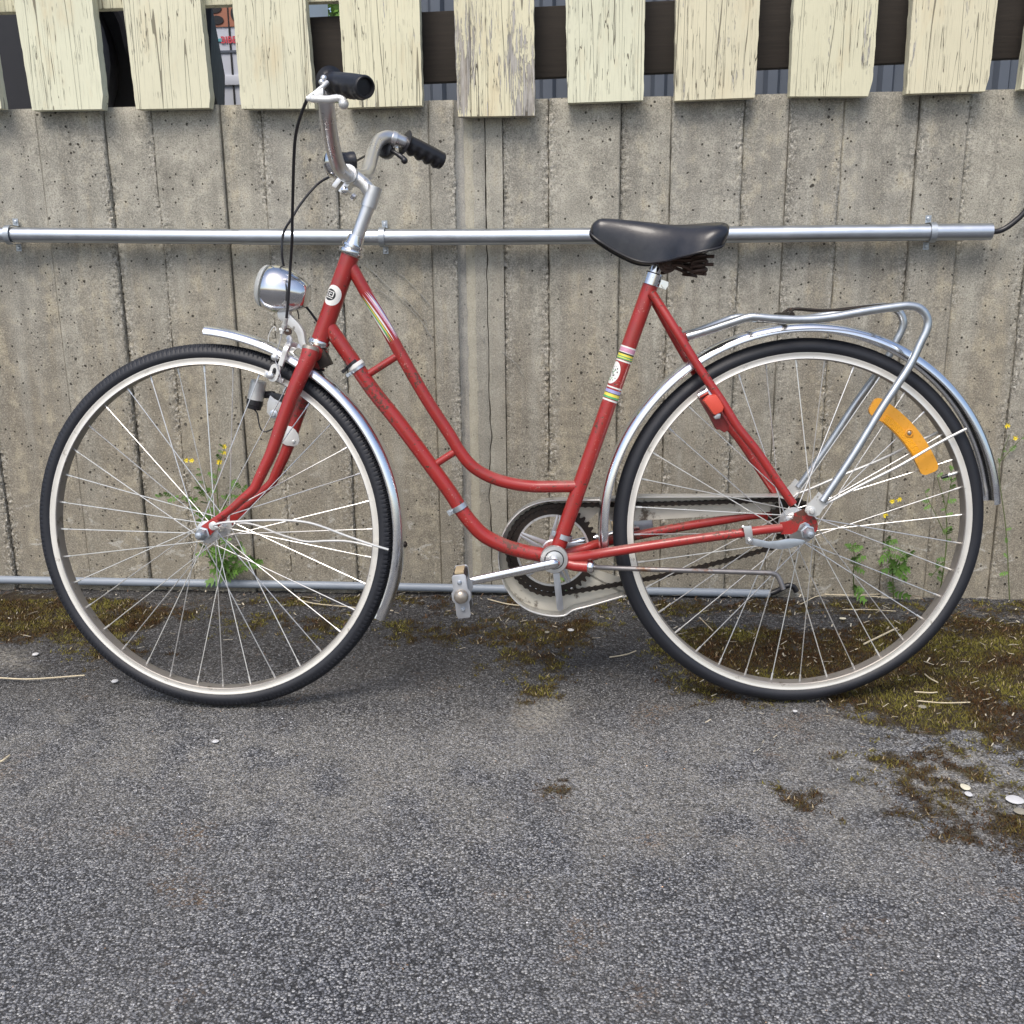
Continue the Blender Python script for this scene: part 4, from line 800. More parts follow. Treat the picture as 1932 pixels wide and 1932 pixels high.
def wheel(name_label, M, tread, flange_r, flange_v, hub_r, axle, reflect, ang0, nutlen):
    w = empty('wheel', M, bike); w['label'] = name_label
    o = part(tyre_mb(tread, 1), 'tyre', 'tyre_rubber', w, None, 50)
    b = MB(); b.rev((0, 0, 0), (0, 1, 0), [(-.0125, .3195), (-.0138, .3190), (-.0138, .3178), (-.0130, .3160), (-.0128, .3095), (-.0134, .3080), (-.0122, .3066), (0, .3056), (.0122, .3066), (.0134, .3080), (.0128, .3095), (.0130, .3160), (.0138, .3178), (.0138, .3190), (.0125, .3195)], 200, close=True)
    for f_ in range(len(b.f)):
        if 5 <= f_//200 <= 8: b.m[f_] = 1
    part(b, 'rim', ['rim_metal', 'rim_bed'], w, None, 30)
    b = MB(); fv, r = flange_v, hub_r
    b.rev((0, 0, 0), (0, 1, 0), [(-fv-.012, .007), (-fv-.010, .012), (-fv-.003, r+.002), (-fv-.0012, flange_r), (-fv+.0012, flange_r), (-fv+.003, r+.001), (-fv+.010, r), (fv-.010, r), (fv-.003, r+.001), (fv-.0012, flange_r), (fv+.0012, flange_r), (fv+.003, r+.002), (fv+.010, .012), (fv+.012, .007)], 40)
    part(b, 'hub', 'alloy', w)
    b = MB(); b.cyl((0, -axle, 0), (0, axle, 0), .0046, seg=12)
    for s in (-1, 1):
        b.rev((0, s*(axle-.012), 0), (0, s, 0), [(-.002, .0135), (0, .0135), (.0005, .0112), (.0075, .0112), (.009, .0100)], 6); b.rev((0, s*(axle-.004), 0), (0, s, 0), [(0, .0100), (.006, .0090), (.0115, .0055), (.0130, .0001)], 18)
    part(b, 'axle_nut', 'zinc', w)
    for k in range(36):
        s = -1 if k % 2 else 1; lead = 1 if (k//2) % 2 else -1; ra = R(ang0+10*k); ha = ra+R(58)*lead
        pa = Vector((.3060*math.cos(ra), s*.0025, .3060*math.sin(ra))); pb = Vector(((flange_r-.003)*math.cos(ha), s*(fv+.0014*lead), (flange_r-.003)*math.sin(ha)))
        b = MB(); d = (pb-pa).normalized(); b.tube([pa, pa+d*.013, pa+d*.0135, pb], [.0019, .0019, .00100, .00100], 7); part(b, 'spoke', 'spoke_steel', w)
    return w
rc = BIKE.inverted() @ (BIKE @ Vector((.5326, 0, .345)))
Mr = Matrix.Translation(rc)
rear = wheel('rear wheel with smooth tyre and orange reflector', Mr, False, .028, .030, .017, .083, True, 3.0, 0)
# front wheel: find the turned-frame centre that shows where the photographed one does
fc_ = S(410.5, 992.5); fl = STE.inverted() @ fc_
zc = .345
Mf = STE @ Matrix.Translation((-.562, 0, .345)); 
front = wheel('front wheel with black treaded tyre', Mf, True, .021, .034, .0105, .068, False, 0.5, 0)
# wheel reflector
b = MB()
for kk, (a0, a1, m, yy) in enumerate(((R(22.5), R(61.5), 1, 0), (R(22.5)+.012, R(31.5), 0, -.0022), (R(54.5), R(61.5)-.012, 0, -.0022))):
    pts = []; rc_, hw = .2555, (.0170 if kk == 0 else .0145); n = 16
    def P_(a, r): return Vector((r*math.cos(a), 0, r*math.sin(a)))
    cr = .010
    for i in range(n+1):
        a = lerp(a0, a1, i/n); e = min(a-a0, a1-a)*rc_; k = hw if e > cr else hw-cr+math.sqrt(max(0, cr*cr-(cr-e)**2)); pts.append((a, k))
    # finer ends
    A = [a0+(cr/rc_)*(1-math.cos(t_)) for t_ in [math.pi/2*i/5 for i in range(6)]]; A = A+[lerp(a0+cr/rc_, a1-cr/rc_, i/n) for i in range(1, n)]+[a1-(a-a0) for a in A[::-1]]
    kf = lambda a: hw-cr+math.sqrt(max(0, cr*cr-max(0, cr-min(a-a0, a1-a)*rc_)**2))
    outl = [P_(a, rc_+kf(a)) for a in A]+[P_(a, rc_-kf(a)) for a in A[::-1]]
    b.prism([p+Vector((0, -.012+yy-.004*(kk == 0), 0)) for p in outl], (0, .008 if kk == 0 else .004, 0), m)
for s_in in (0,):
    a0, a1 = R(32), R(54); A = [lerp(a0, a1, i/14) for i in range(15)]
    b.prism([P_(a, .2555-.001)+Vector((0, -.0178, 0)) for a in A]+[P_(a, .2555-.0155)+Vector((0, -.0178, 0)) for a in A[::-1]], (0, .003, 0), 0)
ca = P_(R(42), .2570); b.rev(ca+Vector((0, -.0165, 0)), (0, -1, 0), [(0, .0078), (.0025, .0078), (.003, .0062), (.0016, .006), (.0016, .0001)], 20, 1)
b.rev(ca+Vector((0, -.017, 0)), (0, -1, 0), [(0, .0042), (.003, .0038), (.0045, .002), (.0046, .0001)], 14, 2)
part(b, 'reflector', ['orange_reflector', 'orange_plain', 'cap_worn'], rear, 'orange curved wheel reflector', 30)
va = R(18.3); b = MB(); e = P_(va, .306); d = -P_(va, 1.0); b.tube([e, e+d*.010], .0040, 10, mi=0); b.tube([e+d*.010, e+d*.019], .0030, 10, mi=0); b.tube([e+d*.014, e+d*.016], .0048, 6, mi=0); b.tube([e+d*.018, e+d*.030], [.0036, .0028], 10, mi=1); part(b, 'valve', ['alloy', 'black_plastic'], rear)

# --- mudguards
def guard(c, M, a0, a1, Rr, flare, name, label, parent, wd=.0255):
    n = 110; sec = [(-1.0, -.0165), (-1.0, -.0140), (-.97, -.0105), (-.86, -.0055), (-.62, -.0018), (-.3, -.0003), (0, 0), (.3, -.0003), (.62, -.0018), (.86, -.0055), (.97, -.0105), (1.0, -.0140), (1.0, -.0165)]
    V = []; m = len(sec)
    for off in (0, -.0009):
        for i in range(n+1):
            a = lerp(a0, a1, i/n); R2 = Rr+flare(i/n)
            for y, dr in sec:
                k = 1.0 if 2 < i < n-2 else .93
                V.append(M @ Vector(((R2+dr+off)*math.cos(a), y*(wd+off)*k, (R2+dr+off)*math.sin(a))))
    b = MB(); N = (n+1)*m
    fs = [(i*m+k, i*m+k+1, (i+1)*m+k+1, (i+1)*m+k) for i in range(n) for k in range(m-1)]; fs += [tuple(N+j for j in f[::-1]) for f in fs]
    fs += [(i*m, (i+1)*m, N+(i+1)*m, N+i*m) for i in range(n)]+[(i*m+m-1, N+i*m+m-1, N+(i+1)*m+m-1, (i+1)*m+m-1) for i in range(n)]
    fs += [(k, N+k, N+k+1, k+1) for k in range(m-1)]+[(n*m+k, n*m+k+1, N+n*m+k+1, N+n*m+k) for k in range(m-1)]
    b.add(V, fs); return part(b, name, 'fender_metal', parent, label, 50)
gr_ = guard(None, Mr, R(187.5), R(6.2), .3725, lambda u: .004*max(0, u-.8)*5*0+(.006 if False else 0), 'mudguard', 'polished rear mudguard', bike)
gf_ = guard(None, Mf, R(89.0), R(-27.5), .3655, lambda u: .012*max(0, 1-u/.28)**1.5, 'mudguard', 'polished front mudguard', bike)
b = MB(); b.tube(spline([S(411, 995, -.060), S(403, 992, -.062), S(415, 987, -.062), S(440, 984.5, -.058), S(484, 982, -.052), S(548, 982, -.045), S(594, 989, -.040), S(654, 1011, -.034), S(700, 1027, -.030), S(733, 1037, -.026)], 5), .0023, 8); part(b, 'mudguard_stay', 'white_alloy', gf_)
b = MB(); b.rev(S(403, 992, -.058), Sdir((0, -1, 0)), [(-.003, .0065), (0, .0080), (.003, .0080), (.0042, .006), (.0044, .0001)], 18); part(b, 'stay_screw', 'white_alloy', gf_)
b = MB(); b.tube(spline([S(432, 990, .056), S(462, 987, .055), S(490, 993, .052), S(521, 1005.6, .049), S(556, 1017, .045), S(581, 1022, .043), S(615, 1020.5, .040), S(654, 1021, .036), S(690, 1028, .03), S(737, 1041, .026)], 5), .0023, 8); part(b, 'mudguard_stay', 'white_alloy', gf_)
b = MB(); b.rev(Mf @ Vector((.3655*math.cos(R(-4)), 0, .3655*math.sin(R(-4)))), (Mf.to_3x3() @ Vector((1, 0, 0))), [(-.003, .006), (.002, .006), (.004, .0035), (.0045, .0001)], 10); part(b, 'mudguard_bolt', 'greasy_steel', gf_)
for sgn, vv_ in ((-1, -.074), (1, .074)):
    P = [(1537, 966), (1546, 957), (1570, 944.5), (1623, 916), (1697, 878.6), (1761.7, 841), (1800, 820.5), (1823, 809)]
    vs_ = [-.074, -.073, -.068, -.058, -.046, -.036, -.030, -.027]; pts = [B(px, py, v) for (px, py), v in zip(P, vs_)]
    b = MB(); b.tube(spline([Vector((p.x, p.y*-sgn, p.z)) for p in pts], 5), .0025, 8); part(b, 'mudguard_stay', 'white_alloy', gr_)

# --- luggage rack
RK = [((1296, 635), -.034), ((1318, 629), -.036), ((1342, 621.5), -.042), ((1393, 604.5), -.054), ((1408, 600), -.056), ((1424, 598), -.057), ((1460, 601), -.058), ((1511, 603), -.058), ((1562, 599.5), -.058), ((1630, 587.6), -.058), ((1697, 577.8), -.058), ((1718, 577), -.058), ((1734, 581), -.058), ((1745.5, 592), -.058), ((1750.5, 608), -.058), ((1747, 625), -.059), ((1736, 648), -.060), ((1714.5, 692.6), -.063), ((1663.6, 770), -.069), ((1613, 853), -.074), ((1562, 930), -.078), ((1551, 946), -.079)]
rk_pts = [B(*p, v) for p, v in RK]; rk = None
for sgn in (-1, 1):
    b = MB(); b.tube(spline([Vector((p.x, p.y*-sgn, p.z)) for p in rk_pts], 5), .0071, 16)
    if rk is None: rk = part(b, 'luggage_rack', 'rack_steel', bike, 'dull steel tubular luggage rack over the rear wheel')
    else: part(b, 'rack_rail', 'rack_steel', rk)
for sgn in (-1, 1):
    P = [B(px, py, -.079) for px, py in ((1556, 938), (1562, 945), (1546, 972), (1537, 975), (1524, 972), (1519, 964), (1522, 953), (1534, 942), (1545, 928))]
    P = [Vector((p.x, p.y*-sgn, p.z)) for p in P]; b = MB().prism(P, (0, .003, 0)); c = B(1530, 964, -.079); c.y *= -sgn
    b.rev(c, (0, sgn, 0), [(-.001, .0085), (.0045, .0085), (.005, .0055), (.0075, .0052), (.0095, .0035), (.0098, .0001)], 16); part(b, 'rack_foot', 'white_alloy', rk)
for (px, py) in ((1424, 601), (1700, 581)):
    p = B(px, py, -.058); b = MB(); b.cyl(Vector((p.x, -.058, p.z-.002)), Vector((p.x, .058, p.z-.002)), .0045, seg=12); part(b, 'rack_crossbar', 'rack_steel', rk)
b = MB(); SP = [(1484, 594), (1494, 586), (1504.5, 582.5), (1548, 585.5), (1580, 585), (1609, 582), (1650, 577.5), (1684, 574.5), (1700, 573), (1716, 575)]
l = spline([B(px, py, -.020) for px, py in SP], 5); b.tube(l, .0026, 8); b.tube([Vector((p.x, -p.y, p.z)) for p in l], .0026, 8); b.cyl(l[-1], Vector((l[-1].x, .02, l[-1].z)), .0026, seg=8); b.cyl(l[2], Vector((l[2].x, .02, l[2].z)), .0026, seg=8); b.cyl(Vector((l[0].x, -.058, l[0].z)), Vector((l[0].x, .058, l[0].z)), .005, seg=10); part(b, 'spring_clip', 'greasy_steel', rk)
sp_ = B(1296, 635, -.030); b = MB(); b.box(Vector((sp_.x-.002, 0, sp_.z-.001)), (.006, 0, 0), (0, .036, 0), (0, 0, .0075)); part(b, 'rack_bracket', 'lock_dark_red', rk, bevel=.002)

# --- saddle
sq = lambda x, y, v=0.0: B(1056+x*.2343, 352+y*.2343, v)
TOPL = [(247, 350), (262, 300), (300, 265), (345, 253), (450, 257), (600, 272), (750, 287), (900, 300), (1020, 302), (1130, 296), (1230, 291), (1290, 297), (1322, 320), (1335, 370)]
BOTL = [(247, 360), (262, 392), (300, 425), (345, 455), (450, 520), (600, 590), (720, 612), (860, 596), (960, 570), (1060, 545), (1150, 522), (1250, 502), (1310, 478), (1336, 430)]
HW = [.004, .014, .020, .023, .026, .032, .043, .060, .077, .090, .097, .095, .085, .050]
stl = spline([tuple(sq(*a)) for a in TOPL], 4); 
def sec_at(tl_, bl_): return tl_, bl_
tops = spline([Vector((sq(*a).x, sq(*a).z, HW[i])) for i, a in enumerate(TOPL)], 4); bots = []
for i, a in enumerate(BOTL):
    p = sq(*a, v=-HW[i]*0.95); bots.append(Vector((p.x, p.z, HW[i])))
bots = spline(bots, 4)
V = []; ns = len(tops); K = 25
for i in range(ns):
    tx, tz, w = tops[i]; bx, bz, _ = bots[i]; w = max(w, .003)
    for k in range(K):
        a = math.pi*(k/(K-1)); y = -math.cos(a); u = math.sin(a)   # from near skirt bottom over the top to the far skirt
        e = abs(y)**.8*(1 if y > 0 else -1); hh = u**.55
        dip = .006*max(0, 1-abs(y)*2.2)*(1 if 25 < i < ns-8 else .2)
        z = lerp(bz, tz, hh)-dip*hh; x = lerp(bx, tx, hh); V.append((x, e*w*(1-.06*(1-u)), z))
    V.append(((tx+bx)/2, .0, bz+.006))
K1 = K+1; fs = [(i*K1+k, i*K1+k+1, (i+1)*K1+k+1, (i+1)*K1+k) for i in range(ns-1) for k in range(K-1)]
fs += [(i*K1+K-1, i*K1+K, (i+1)*K1+K, (i+1)*K1+K-1) for i in range(ns-1)]+[(i*K1+K, i*K1, (i+1)*K1, (i+1)*K1+K) for i in range(ns-1)]+[tuple(range(K1)), tuple((ns-1)*K1+k for k in range(K1))[::-1]]
b = MB(); b.add(V, fs); sad = part(b, 'saddle', 'saddle_vinyl', bike, 'wide black vinyl saddle', 70)
b = MB(); edge = [Vector((p.x, -max(p.z, .003)*.95, p.y)) for p in bots]; b.tube(edge, .0022, 8); b.tube([Vector((p.x, -p.y, p.z)) for p in edge], .0022, 8); part(b, 'edge_trim', 'black_rubber', sad)
b = MB(); cc = sq(868, 622, -.026)
for s in (-1, 1):
    c = Vector((cc.x, cc.y*-s, cc.z)); b.rev(c, (0, s, 0), [(-.004, .016), (.004, .016), (.005, .011), (.009, .010), (.010, .006), (.013, .005), (.0135, .0001)], 22)
b.cyl(Vector((cc.x, -.026, cc.z)), Vector((cc.x, .026, cc.z)), .010, seg=18); part(b, 'saddle_clamp', 'rusty_steel', sad)
for s in (-1, 1):
    for pl in (((900, 590), (980, 590), (1060, 585), (1160, 565), (1245, 563)), ((905, 630), (960, 632), (1030, 655), (1100, 690), (1150, 690), (1180, 670), (1150, 650), (1080, 630), (1080, 610), (1180, 600), (1180, 625), (1240, 627))):
        P = [sq(*p, v=-.034-.03*i/len(pl)) for i, p in enumerate(pl)]; b = MB(); b.tube(spline([Vector((p.x, p.y*-s, p.z)) for p in P], 5), .0030, 8); part(b, 'saddle_spring', 'rusty_steel', sad)
    b = MB(); P0 = sq(1120, 650, -.048); hel = [Vector((P0.x+.012*math.cos(t_), P0.y+.012*math.sin(t_), P0.z-.012+t_*.0013)) for t_ in [k*.45 for k in range(56)]]; b.tube([Vector((p.x, p.y*-s, p.z)) for p in hel], .0026, 7); part(b, 'saddle_spring', 'rusty_steel', sad)
    b = MB(); b.tube(spline([Vector((q_.x, q_.y*-s, q_.z)) for q_ in (sq(420, 470, -.016), sq(560, 540, -.02), sq(700, 585, -.022), sq(870, 600, -.025), sq(1000, 560, -.03), sq(1150, 525, -.04))], 5), .0034, 8); part(b, 'saddle_rail', 'rusty_steel', sad)
Ts = (Vector(st1)-Vector(st0)).normalized()
part(MB().cyl(Vector(st1)-Ts*.02, sq(785, 625), .0108, seg=22), 'seat_post', 'chrome', bike)
b = MB(); c = B(1231, 528); b.rev(c, Ts, [(-.010, .0145), (-.010, .0162), (.010, .0162), (.012, .0150), (.012, .0110)], 28); n_ = Y.cross(Ts).normalized(); n_ = n_ if n_.x > 0 else -n_
b.box(c+n_*.021-Y*.005-Ts*.002, n_*.007, Ts*.007, Y*.0025); b.box(c+n_*.021+Y*.005-Ts*.002, n_*.007, Ts*.007, Y*.0025); b.cyl(c+n_*.023-Y*.013-Ts*.002, c+n_*.023+Y*.012-Ts*.002, .0058, seg=12); part(b, 'seat_clamp', 'chrome', bike, None, 30)

# --- handlebar
HB = [((662, 331), 0.0), ((654, 329), -.022), ((646, 324), -.048), ((638, 312), -.080), ((632, 294), -.105), ((626, 270), -.135), ((622, 246), -.162), ((618.5, 222), -.187), ((616.5, 200), -.206), ((615, 180), -.216), ((617, 166), -.216), ((624, 158.5), -.222), ((636, 158), -.236), ((655, 160), -.258), ((682, 163), -.288)]
HF = [((662, 331), 0.0), ((672, 333), .022), ((682, 333), .045), ((690, 330), .062), ((696, 318), .090), ((700, 302), .125), ((705, 284), .165), ((711.5, 270), .195), ((720, 262), .212), ((732, 258.5), .226), ((746, 262), .236), ((765, 270), .248), ((800, 287), .272), ((830, 302), .292)]
hbp = spline([S(*p, v) for p, v in HB], 5); hfp = spline([S(*p, v) for p, v in HF], 5)
bar = part(MB().tube(hbp[::-1]+hfp[1:], .0125, 22), 'handlebar', 'bar_alloy', bike, 'swept-back chrome handlebar')
def grip(a, d, r, label, open_end):
    a, d = Vector(a), Vector(d); T = (d-a).normalized(); L = (d-a).length; n = 60; up_ = Vector((0, 0, 1)); up_ = (up_-T*up_.dot(T)).normalized(); sd_ = T.cross(up_); V = []; seg = 40
    for i in range(n+1):
        u = i/n; s = u*L; base = r*(1.0+.06*math.sin(u*3.1)); fl = .0085*math.exp(-((s-.002)/.0022)**2)
        if u > .965: base *= 1-.10*((u-.965)/.035)**2
        for k in range(seg):
            w = 2*math.pi*k/seg; cz = -math.cos(w)       # +1 underneath
            wav = .0021*math.cos(u*2*math.pi*4.6)*max(0, cz)**.8*(1 if .08 < u < .93 else 0); rib = -.0007*(k % 4 == 0)*(1 if .06 < u < .93 else 0)
            rr = base+fl+wav+rib; V.append(a+T*s+(up_*math.cos(w)+sd_*math.sin(w))*rr)
    for rr, s in ((r*.80, L), (r*.72, L-.004), (r*.70, L-.006), (.0001, L-.0055)):
        for k in range(seg): w = 2*math.pi*k/seg; V.append(a+T*s+(up_*math.cos(w)+sd_*math.sin(w))*rr)
    m = n+5; b = MB(); b.add(V, [(i*seg+k, i*seg+(k+1) % seg, (i+1)*seg+(k+1) % seg, (i+1)*seg+k) for i in range(m-1) for k in range(seg)]+[tuple(range(seg))]); part(b, 'grip', 'black_rubber', bar, label, 50)
grip(S(622, 157, -.218), S(690, 164.5, -.298), .0166, 'ribbed black grip nearest the camera', True)
grip(S(763, 268.5, .246), S(834, 304.5, .298), .0172, 'ribbed black grip beside the wall', True)
# brake lever and its clamp
b = MB(); L1_ = [(579, 186), (590, 186.5), (604, 187), (618, 187.5), (630, 186), (640, 185), (647, 188), (650, 193)]
b.tube(spline([S(px, py, -.285-.0*i) for i, (px, py) in enumerate(L1_)], 5), [.0038]*4+[.0055]*10+[.0056]*10+[.0048]*12, 14, flat=(Sdir((0, 1, 0)), .8)); b.ball(S(648.5, 196, -.285), .0078, 16); lev = part(b, 'brake_lever', 'white_alloy', bike, 'silver brake lever with round tip')
b = MB(); b.tube([S(580, 184.5, -.282), S(596, 174, -.276), S(610, 163, -.268), S(618, 155, -.262)], [.0026, .0034, .0038, .0040], 10); b.box(S(600, 180, -.274), S(612, 174, -.274)-S(600, 180, -.274), Sdir((0, .006, 0)), Vector((0, 0, .005))); part(b, 'lever_bracket', 'white_alloy', lev, bevel=.001)
b = MB(); c = S(618, 158, -.216); Tg = (S(690, 164.5, -.298)-S(622, 157, -.218)).normalized(); b.rev(c-Tg*.002, Tg, [(-.006, .0126), (-.006, .0148), (.006, .0148), (.006, .0126)], 22, close=True); b.ball(S(611, 148, -.256), .0052, 10); b.ball(S(607, 155, -.262), .0048, 10); b.cyl(S(611, 148, -.256), S(614, 152, -.256), .0035); part(b, 'lever_clamp', 'alloy', lev)
# gear shifter under the far end
b = MB(); c = S(728, 283, .245); dd = Sdir((0, 1, 0)); b.rev(c-dd*.016, dd, [(0, .010), (.001, .0150), (.005, .0172), (.024, .0172), (.028, .015), (.029, .0001)], 28); b.tube(spline([S(738, 284, .232), S(748, 290, .228), S(757, 296, .226), (S(764, 302, .226))], 4), [.0042]*6+[.0050]*7, 12); b.ball(S(763, 303, .226), .0068, 12); b.box(S(735, 276, .243), S(741, 276, .243)-S(732, 276, .243), dd*.008, Vector((0, 0, .008))); sh = part(b, 'gear_shifter', 'black_plastic', bike, 'black gear shifter beside the far grip', 30)
b = MB(); c = S(743, 261.5, .233); Tg2 = (S(765, 270, .258)-S(735, 259, .245)).normalized(); b.rev(c, Tg2, [(-.0042, .0126), (-.0042, .0146), (.0042, .0146), (.0042, .0126)], 22, close=True); b.box(S(745, 272, .240), Tg2*.008, Sdir((0, .005, 0)), Vector((0, 0, .006))); b.cyl(S(741, 276, .236), S(750, 272, .236), .0036, seg=6); part(b, 'shifter_clamp', 'alloy', sh, None, 30)
# bell
b = MB(); c = S(633, 307, -.006); da = (S(606, 303, -.014)-S(660, 300, .006)).normalized(); b.rev(c, da, [(.002, .0265), (.006, .0262), (.013, .0235), (.019, .0165), (.0225, .007), (.023, .0001)], 30, mi=0); b.rev(c, -da, [(-.003, .0225), (.004, .0225), (.007, .019), (.022, .0165), (.026, .0175), (.034, .0175), (.036, .014), (.036, .0001)], 28, mi=1); part(b, 'bell', ['chrome', 'black_plastic'], bike, 'round bell with chrome dome', 40)
# cables
def cable(P, r, label, mat='cable_black', name='cable', par=bike): b = MB(); b.tube(spline(P, 6), r, 9); return part(b, name, mat, par, label)
cable([S(580, 187, -.284), S(573, 203, -.27), S(563, 232, -.25), S(557, 262, -.225), S(554.5, 300, -.20), S(553, 350, -.16), S(551.5, 413, -.12), S(551, 453, -.10), S(548, 500, -.07), S(545, 545, -.062), S(543, 575, -.056), S(540.5, 600, -.05)], .0026, 'front brake cable')
cable([S(705, 290, .235), S(690, 294, .22), S(663, 309, .14), S(628, 330, .05), S(605, 343, .03), S(586, 361, .02), S(565, 388, .01), S(551, 411, .0), S(537, 434, .0), S(532.5, 455, .0), S(532, 478, .0), S(535, 500, .01), S(545, 525, .035), S(560, 556, .045), S(571, 571, .045), S(585, 588, .040), S(598, 606, .030), S(610, 622, .022)], .0023, 'gear cable')
cable([S(558, 576, 0), S(561, 584, .0), S(563, 594, .01), S(564, 602, .012)], .0012, 'headlight wire')

# --- headlight
hs = lambda x, y, v=0.0: S(352+x*.2083, 453+y*.2083, v)
a, d = hs(722, 418), hs(1105, 512); T_ = (d-a).normalized(); Lh = (d-a).length
prof = [(0, .0300), (.001, .0345), (.006, .0372), (.016, .0395), (.028, .0398), (.040, .0385), (.055, .0345), (.070, .0290), (.082, .0238), (.0875, .0205), (.090, .0160), (.091, .0001)]
k = Lh/.091; b = MB(); b.rev(a, T_, [(h*k, r*1.07) for h, r in prof], 44); hl = part(b, 'headlight', 'chrome', bike, 'polished bullet headlight', 50)
b = MB(); b.rev(a-T_*.0005, -T_, [(0, .0385), (.004, .0380), (.009, .0340), (.013, .024), (.0150, .010), (.0153, .0001)], 40); part(b, 'lens', 'lens_glass', hl)
b = MB(); b.rev(hs(770, 610), Vector((.2, 0, -1)), [(0, .003), (.008, .003), (.0085, .0001)], 10); b.cyl(hs(770, 610), hs(780, 650), .0032, seg=8); part(b, 'lens_screw', 'greasy_steel', hl)
b = MB(); P = [hs(830, 640), hs(945, 640), hs(940, 700), hs(905, 735), hs(870, 735), hs(840, 700)]; b.prism([p-Sdir((0, .009, 0)) for p in P], Sdir((0, .018, 0))); part(b, 'lamp_foot', 'white_alloy', hl, bevel=.002)
P = spline([hs(895, 685), hs(950, 735), hs(1005, 790), hs(1040, 850), hs(1052, 915), hs(1075, 970), hs(1110, 990)], 6); n = len(P); V = []
for i, p in enumerate(P):
    t_ = (P[min(i+1, n-1)]-P[max(i-1, 0)]).normalized(); nn = t_.cross(Sdir((0, 1, 0))).normalized(); w_ = lerp(.0085, .0045, i/n)
    V.append((p, nn*w_))
b = MB(); yv_ = Sdir((0, 1, 0)); vs_ = []
for p, w_ in V: vs_ += [p+w_-yv_*.007, p-w_-yv_*.007, p-w_+yv_*.007, p+w_+yv_*.007]
b.add(vs_, [(i*4+k, i*4+(k+1) % 4, (i+1)*4+(k+1) % 4, (i+1)*4+k) for i in range(n-1) for k in range(4)]+[(0, 1, 2, 3), tuple(4*(n-1)+k for k in range(4))[::-1]]); part(b, 'lamp_bracket', 'white_alloy', hl, 'curved silver lamp bracket', bevel=.001)

# --- dynamo on the far blade
VD = .050
b = MB(); a, d = hs(652, 1290, VD), hs(622, 1450, VD); b.cyl(a, d, .0152, seg=26); b.rev(a, (a-d), [(0, .0152), (.003, .0142), (.0045, .011), (.005, .0001)], 22); dy = part(b, 'dynamo', 'white_alloy', bike, 'bottle dynamo for the lamp')
b = MB(); T_ = (d-a).normalized(); b.rev(d, T_, [(-.001, .0156), (.009, .0156), (.010, .0142), (.017, .0136), (.018, .0001)], 24); part(b, 'dynamo_base', 'black_plastic', dy)
b = MB(); P = [hs(*p, VD-.010) for p in ((755, 1405), (800, 1440), (860, 1470), (868, 1520), (850, 1560), (825, 1600), (800, 1620), (760, 1610), (725, 1560), (730, 1470))]; b.prism(P, Sdir((0, .012, 0))); part(b, 'dynamo_bracket', 'white_alloy', dy, bevel=.0015)
b = MB(); P = [hs(*p, VD-.006) for p in ((760, 1375), (880, 1405), (885, 1500), (840, 1540), (750, 1420))]; b.prism(P, Sdir((0, .012, 0))); b.cyl(hs(700, 1400, VD+.01), hs(790, 1400, VD), .007); part(b, 'dynamo_hinge', 'black_plastic', dy, bevel=.0015)
b = MB(); b.rev(hs(790, 1575, VD-.012), Sdir((0, -1, 0)), [(0, .008), (.002, .008), (.003, .004), (.005, .004), (.0052, .0001)], 18); part(b, 'dynamo_screw', 'zinc', dy)
cable([hs(608, 1530, VD), hs(640, 1570, VD), hs(652, 1640, VD), hs(672, 1710, VD), hs(705, 1735, VD), hs(760, 1720, VD), hs(800, 1690, VD)], .0014, 'dynamo wire')
b = MB(); P = [hs(*p, .030) for p in ((905, 1680), (950, 1690), (985, 1720), (1010, 1760), (1022, 1815), (1010, 1850), (975, 1870), (900, 1860), (845, 1828))]; b.prism(P, Sdir((0, .003, 0))); b.rev(hs(970, 1825, .030), Sdir((0, -1, 0)), [(0, .0036), (.002, .0036), (.003, .002), (.0031, .0001)], 14); part(b, 'fork_bracket', 'white_alloy', bike, 'small white metal plate on the far fork blade', bevel=.001)
# --- front rim brake
def bar_strip(P, w, v0, v1, mat, name, par, label=None):
    P = spline(P, 5); n = len(P); vs_ = []
    for i, p in enumerate(P):
        t_ = (P[min(i+1, n-1)]-P[max(i-1, 0)]).normalized(); nn = t_.cross(yv_).normalized()*w; vs_ += [p+nn+yv_*v0, p-nn+yv_*v0, p-nn+yv_*v1, p+nn+yv_*v1]
    b = MB(); b.add(vs_, [(i*4+k, i*4+(k+1) % 4, (i+1)*4+(k+1) % 4, (i+1)*4+k) for i in range(n-1) for k in range(4)]+[(0, 1, 2, 3), tuple(4*(n-1)+k for k in range(4))[::-1]]); return part(b, name, mat, par, label, bevel=.0008)
VB = -.036
cal = bar_strip([hs(1000, 955, -.01), hs(930, 940, VB+.01), hs(905, 980, VB), hs(880, 1050, VB), hs(862, 1105, VB), hs(850, 1140, VB)], .0045, -.004, .004, 'white_alloy', 'front_brake', bike, 'silver rim brake caliper')
bar_strip([hs(915, 870, VB+.02), hs(935, 900, VB+.015), hs(920, 960, VB+.006), hs(900, 1010, VB+.002)], .0045, -.003, .003, 'brushed_grey', 'brake_arm', cal)
bar_strip([hs(1090, 985, .0), hs(1010, 960, .01), hs(950, 1010, .02), hs(925, 1060, .03)], .004, -.004, .004, 'alloy', 'brake_arm', cal)
b = MB(); cx, cz = 792, 1200; out = []
for k in range(24):
    t_ = 2*math.pi*k/24; x, y = 46*math.cos(t_), 50*math.sin(t_)*1.0+(34 if math.sin(t_) > 0 else -34); ang = R(18); out.append((cx+x*math.cos(ang)-y*math.sin(ang), cz+x*math.sin(ang)+y*math.cos(ang)))
